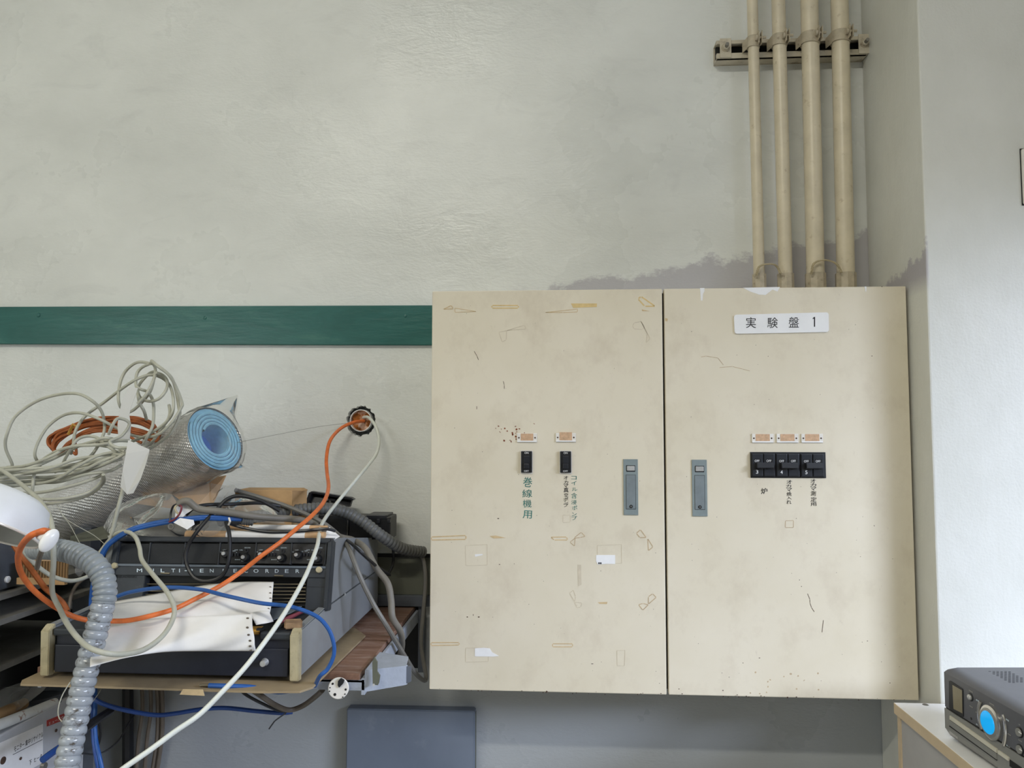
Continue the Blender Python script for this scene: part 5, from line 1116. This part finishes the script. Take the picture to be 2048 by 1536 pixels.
part('knob_stem', MB().cyl(kc-KA*.024, kc-KA*.002, .0055, 16), 'ceramic', lm, True)
part('lamp_arm', MB().tube(spline([at(88, 1092, -.84), at(80, 1112, -.82), at(74, 1136, -.80)], 6), .003, 8), 'cablebrown', lm, True, label='chipped metal arm rod')

# ================================================================== LEFT RACK (faces the right, runs towards the camera)
RX = -.955
rk = thing('equipment_rack', 'dark grey steel equipment rack running along the left edge', 'rack', (RX-.2, -.4, 0))
part('back_panel', MB().box(RX-.4, -.815, -.03, -.02, SZ+.004, 1.30), 'rackdark', rk); part('back_panel', MB().box(RX-.4, -1.03, -.10, -.09, .45, SZ), 'rackdark', rk)  # upper sheet is added, its black stands in for deep shadow beside the recorder
part('post', MB().box(RX-.035, RX, -.58, -.545, 0.0, 1.42, .002), 'rackgrey', rk); part('post', MB().box(RX-.035, RX, -.20, -.165, 0.0, 1.30, .002), 'rackgrey', rk)
def zx(px, py): return atx(px, py, RX)
for i, (y0, y1, x1, m) in enumerate(((1190, 1203, .0, 'ledge'), (1232, 1243, .012, 'ledge'), (1330, 1340, .0, 'ledge'))):
    z1_ = zx(0, y0).z if i == 0 else zx(0, y1-8).z
    part('shelf_plate', MB().box(RX-.38, RX+x1, -.62, -.14, z1_-.010, z1_, .001), m, rk)
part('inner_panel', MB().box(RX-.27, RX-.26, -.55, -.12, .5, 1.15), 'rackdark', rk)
# instrument on the top rack shelf
i0 = zx(0, 1190).z
ins = thing('instrument', 'dark blue grey instrument with vent slots on the top rack shelf', 'instrument', (RX-.12, -.42, i0))
part('case', MB().box(RX-.25, RX-.012, -.54, -.36, i0+.004, i0+.115, .003), 'rackgrey', ins)
for k in range(7):
    y = -.53+k*.014; part('vent_slot', MB().box(RX-.0125, RX-.0112, y, y+.007, i0+.055, i0+.105), 'blackdull', ins)
p = atx(13.5, 1159, RX-.012); part('push_button', MB().lathe([(0, .004), (.005, .004), (.006, .003), (.006, 0)], p, (1, 0, 0), 16), 'ceramic', ins, True, label='white round button')
# corrugated card roll, clear wrap
cr = thing('corrugated_card', 'brown corrugated cardboard strip lying in the dark left corner', 'cardboard', at(95, 1160, -.40))
a, b = at(38, 1122, -.42), at(148, 1161, -.40)
part('card_face', MB().box(a.x, b.x, -.42, -.416, b.z+.008, a.z, .0005), 'corr', cr); part('card_top', MB().box(a.x, b.x, -.416, -.36, a.z-.006, a.z-.001), 'kraft', cr); part('card_edge', MB().box(a.x, b.x-.001, -.424, -.416, b.z-.003, b.z+.008), 'cardboard', cr)
bagpatch('plastic_wrap', 'small clear plastic wrap end beside the corrugated cardboard', [(-190, 1060, -.42), (-140, 1050, -.42), (-80, 1070, -.42), (-20, 1090, -.42)], [(-180, 1160, -.42), (-150, 1240, -.42), (-110, 1220, -.42), (-60, 1130, -.42)], .01, 'clearbag', seed=11)
cable('orange_cable', 'dull orange cable dropping behind the hose into the dark corner', 'orange_old', .0046, [(28, 1090, -.48), (45, 1115, -.48), (65, 1142, -.46), (78, 1160, -.45), (92, 1178, -.44), (110, 1192, -.43), (125, 1205, -.42), (135, 1222, -.42)])
cable('grey_cable', 'dim grey cable hanging behind the recorder left side', 'cablebrown', .003, [(178, 1150, -.40), (155, 1168, -.40), (143, 1190, -.40), (138, 1215, -.41), (135, 1240, -.42)])
# lower rack: white rusty pipe, control box with paper notes
cpz = atx(0, 1500, RX+.0).z
cb = thing('control_box', 'pale grey control box with handwritten paper note at the bottom left', 'control box', (RX-.1, -.5, .60))
CX = RX+.004
q0, q1 = atx(0, 1470, CX), atx(128, 1412, CX)
zt_ = atx(60, 1438, CX).z
part('box_case', MB().box(CX-.2, CX, -.54, -.205, .55, zt_, .003), 'instr', cb)
def cq(pts, m, name, par=cb, th=.0008, l=.0006, label=None):
    mb = MB(); mb.prism([atx(x, y, CX+l) for x, y in pts], (-th, 0, 0)); return part(name, mb, m, par, label=label)
note = cq([(0, 1486), (86, 1448), (86, 1525), (60, 1540), (0, 1570)], 'paper', 'paper_note', label='white paper note with handwriting')
mb = MB()
def cw(s, x0, y0, x1, y1, h, off=.0):
    o = atx(x0, y0, CX+.0012); add_text(mb, s, o, atx(x1, y1, CX+.0012)-o, V(0, 0, h), off)
cw('モニター 集中リサイクル', 28, 1505, 86, 1474, .0105, .004); part('handwriting', mb, 'ink', note)
mb = MB(); cw('下  ヒータ', 58, 1531, 84, 1517, .009, .004); part('handwriting', mb, 'ink', note)
mb = MB(); mb.prism([atx(26, 1510, CX+.0012), atx(85, 1479.5, CX+.0012), atx(85, 1478.6, CX+.0012), atx(26, 1509, CX+.0012)], (-.0003, 0, 0)); part('underline', mb, 'ink', note)
red = cq([(94, 1441), (136, 1424), (136, 1437), (94, 1453)], 'redlabel', 'red_label', label='red warning label')
mb = MB(); cw('ヒューズ交換', 98, 1450, 133, 1435, .006); part('label_print', mb, 'paperwarm', red)
for x, y, r in ((6, 1521, .0062), (41, 1517, .0026), (112, 1461, .003)):
    p = atx(x, y, CX+.0012); part('knob_hole', MB().lathe([(0, .001), (r, .001), (r, 0)], p, (1, 0, 0), 16), 'speck', cb)
p = atx(85, 1532, CX); part('socket', MB().lathe([(0, .006), (.006, .006), (.008, 0)], p, (1, 0, 0), 14), 'dulsteel', cb, True)
wpz = [atx(-60, 1471, CX-.010), atx(0, 1449, CX-.010), atx(60, 1426, CX-.010), atx(113, 1404, CX-.010)]; wpt = thing('rusty_pipe', 'white painted pipe with rust patches at the bottom left', 'pipe', wpz[0])
mat('rustypipe', (196, 198, 196), 0.5, var=0.05, vs=30, stain=(120, 74, 48), ss=55, st=(0.58, 0.66))
part('pipe', MB().tube([wpz[0], wpz[1], wpz[2], wpz[3]], .0092, 14), 'rustypipe', wpt, True)
part('pipe_collar', MB().tube([wpz[3]-(wpz[3]-wpz[2])*.08, wpz[3]], .0097, 14), 'rackgrey', wpt, True)
wd = MB().tube([atx(-30, 1441, CX-.04), atx(10, 1423, CX-.04), atx(48, 1407, CX-.04)], .010, 10); tag(obj('wooden_stick', wd, 'cardboard', None, True), 'brown wooden stick behind the rusty white pipe', 'stick')
bagpatch('plastic_bag', 'dusty clear plastic bag on the rack above the rusty pipe', [(-1180, 2700, -.36), (-900, 2600, -.34), (-700, 2580, -.32), (-520, 2590, -.30)], [(-1180, 2980, -.38), (-950, 2960, -.36), (-780, 2840, -.34), (-600, 2700, -.32)], .012, 'cloudybag', seed=13)
tc_ = V(CX-.052, -.27, zt_+.0005); ds = thing('round_tray', 'dark round tray lying on top of the control box', 'tray', tc_)
part('tray', MB().lathe([(0, 0), (.042, 0), (.047, .012), (.044, .012), (.040, .003), (0, .003)], tc_, (0, 0, 1), 28), 'rackgrey', ds, True)
cable('thin_wire', 'thin white wire bowing out beside the hose at the bottom left', 'cablew', .0008, [(140, 1365, -.58), (125, 1390, -.60), (117, 1415, -.62), (118, 1435, -.64), (130, 1449, -.66)], 'wire')
cable('thin_wire', 'thin white wire slanting behind the hose under the shelf', 'cablew', .0006, [(208, 1368, -.50), (195, 1390, -.52), (180, 1410, -.54)], 'wire')
cable('blue_cable', 'flat blue cable leaving the control box toward the blue pair', 'cablebd', .005, [(85, 1520, -.62), (105, 1505, -.60), (130, 1488, -.56), (165, 1465, -.5), (185, 1446, -.46)])
cable('black_tube', 'black rubber tube end pointing right below the shelf', 'black', .0066, [(160, 1465, -.55), (185, 1446, -.52), (205, 1432, -.5), (222, 1421, -.48)], 'tube')
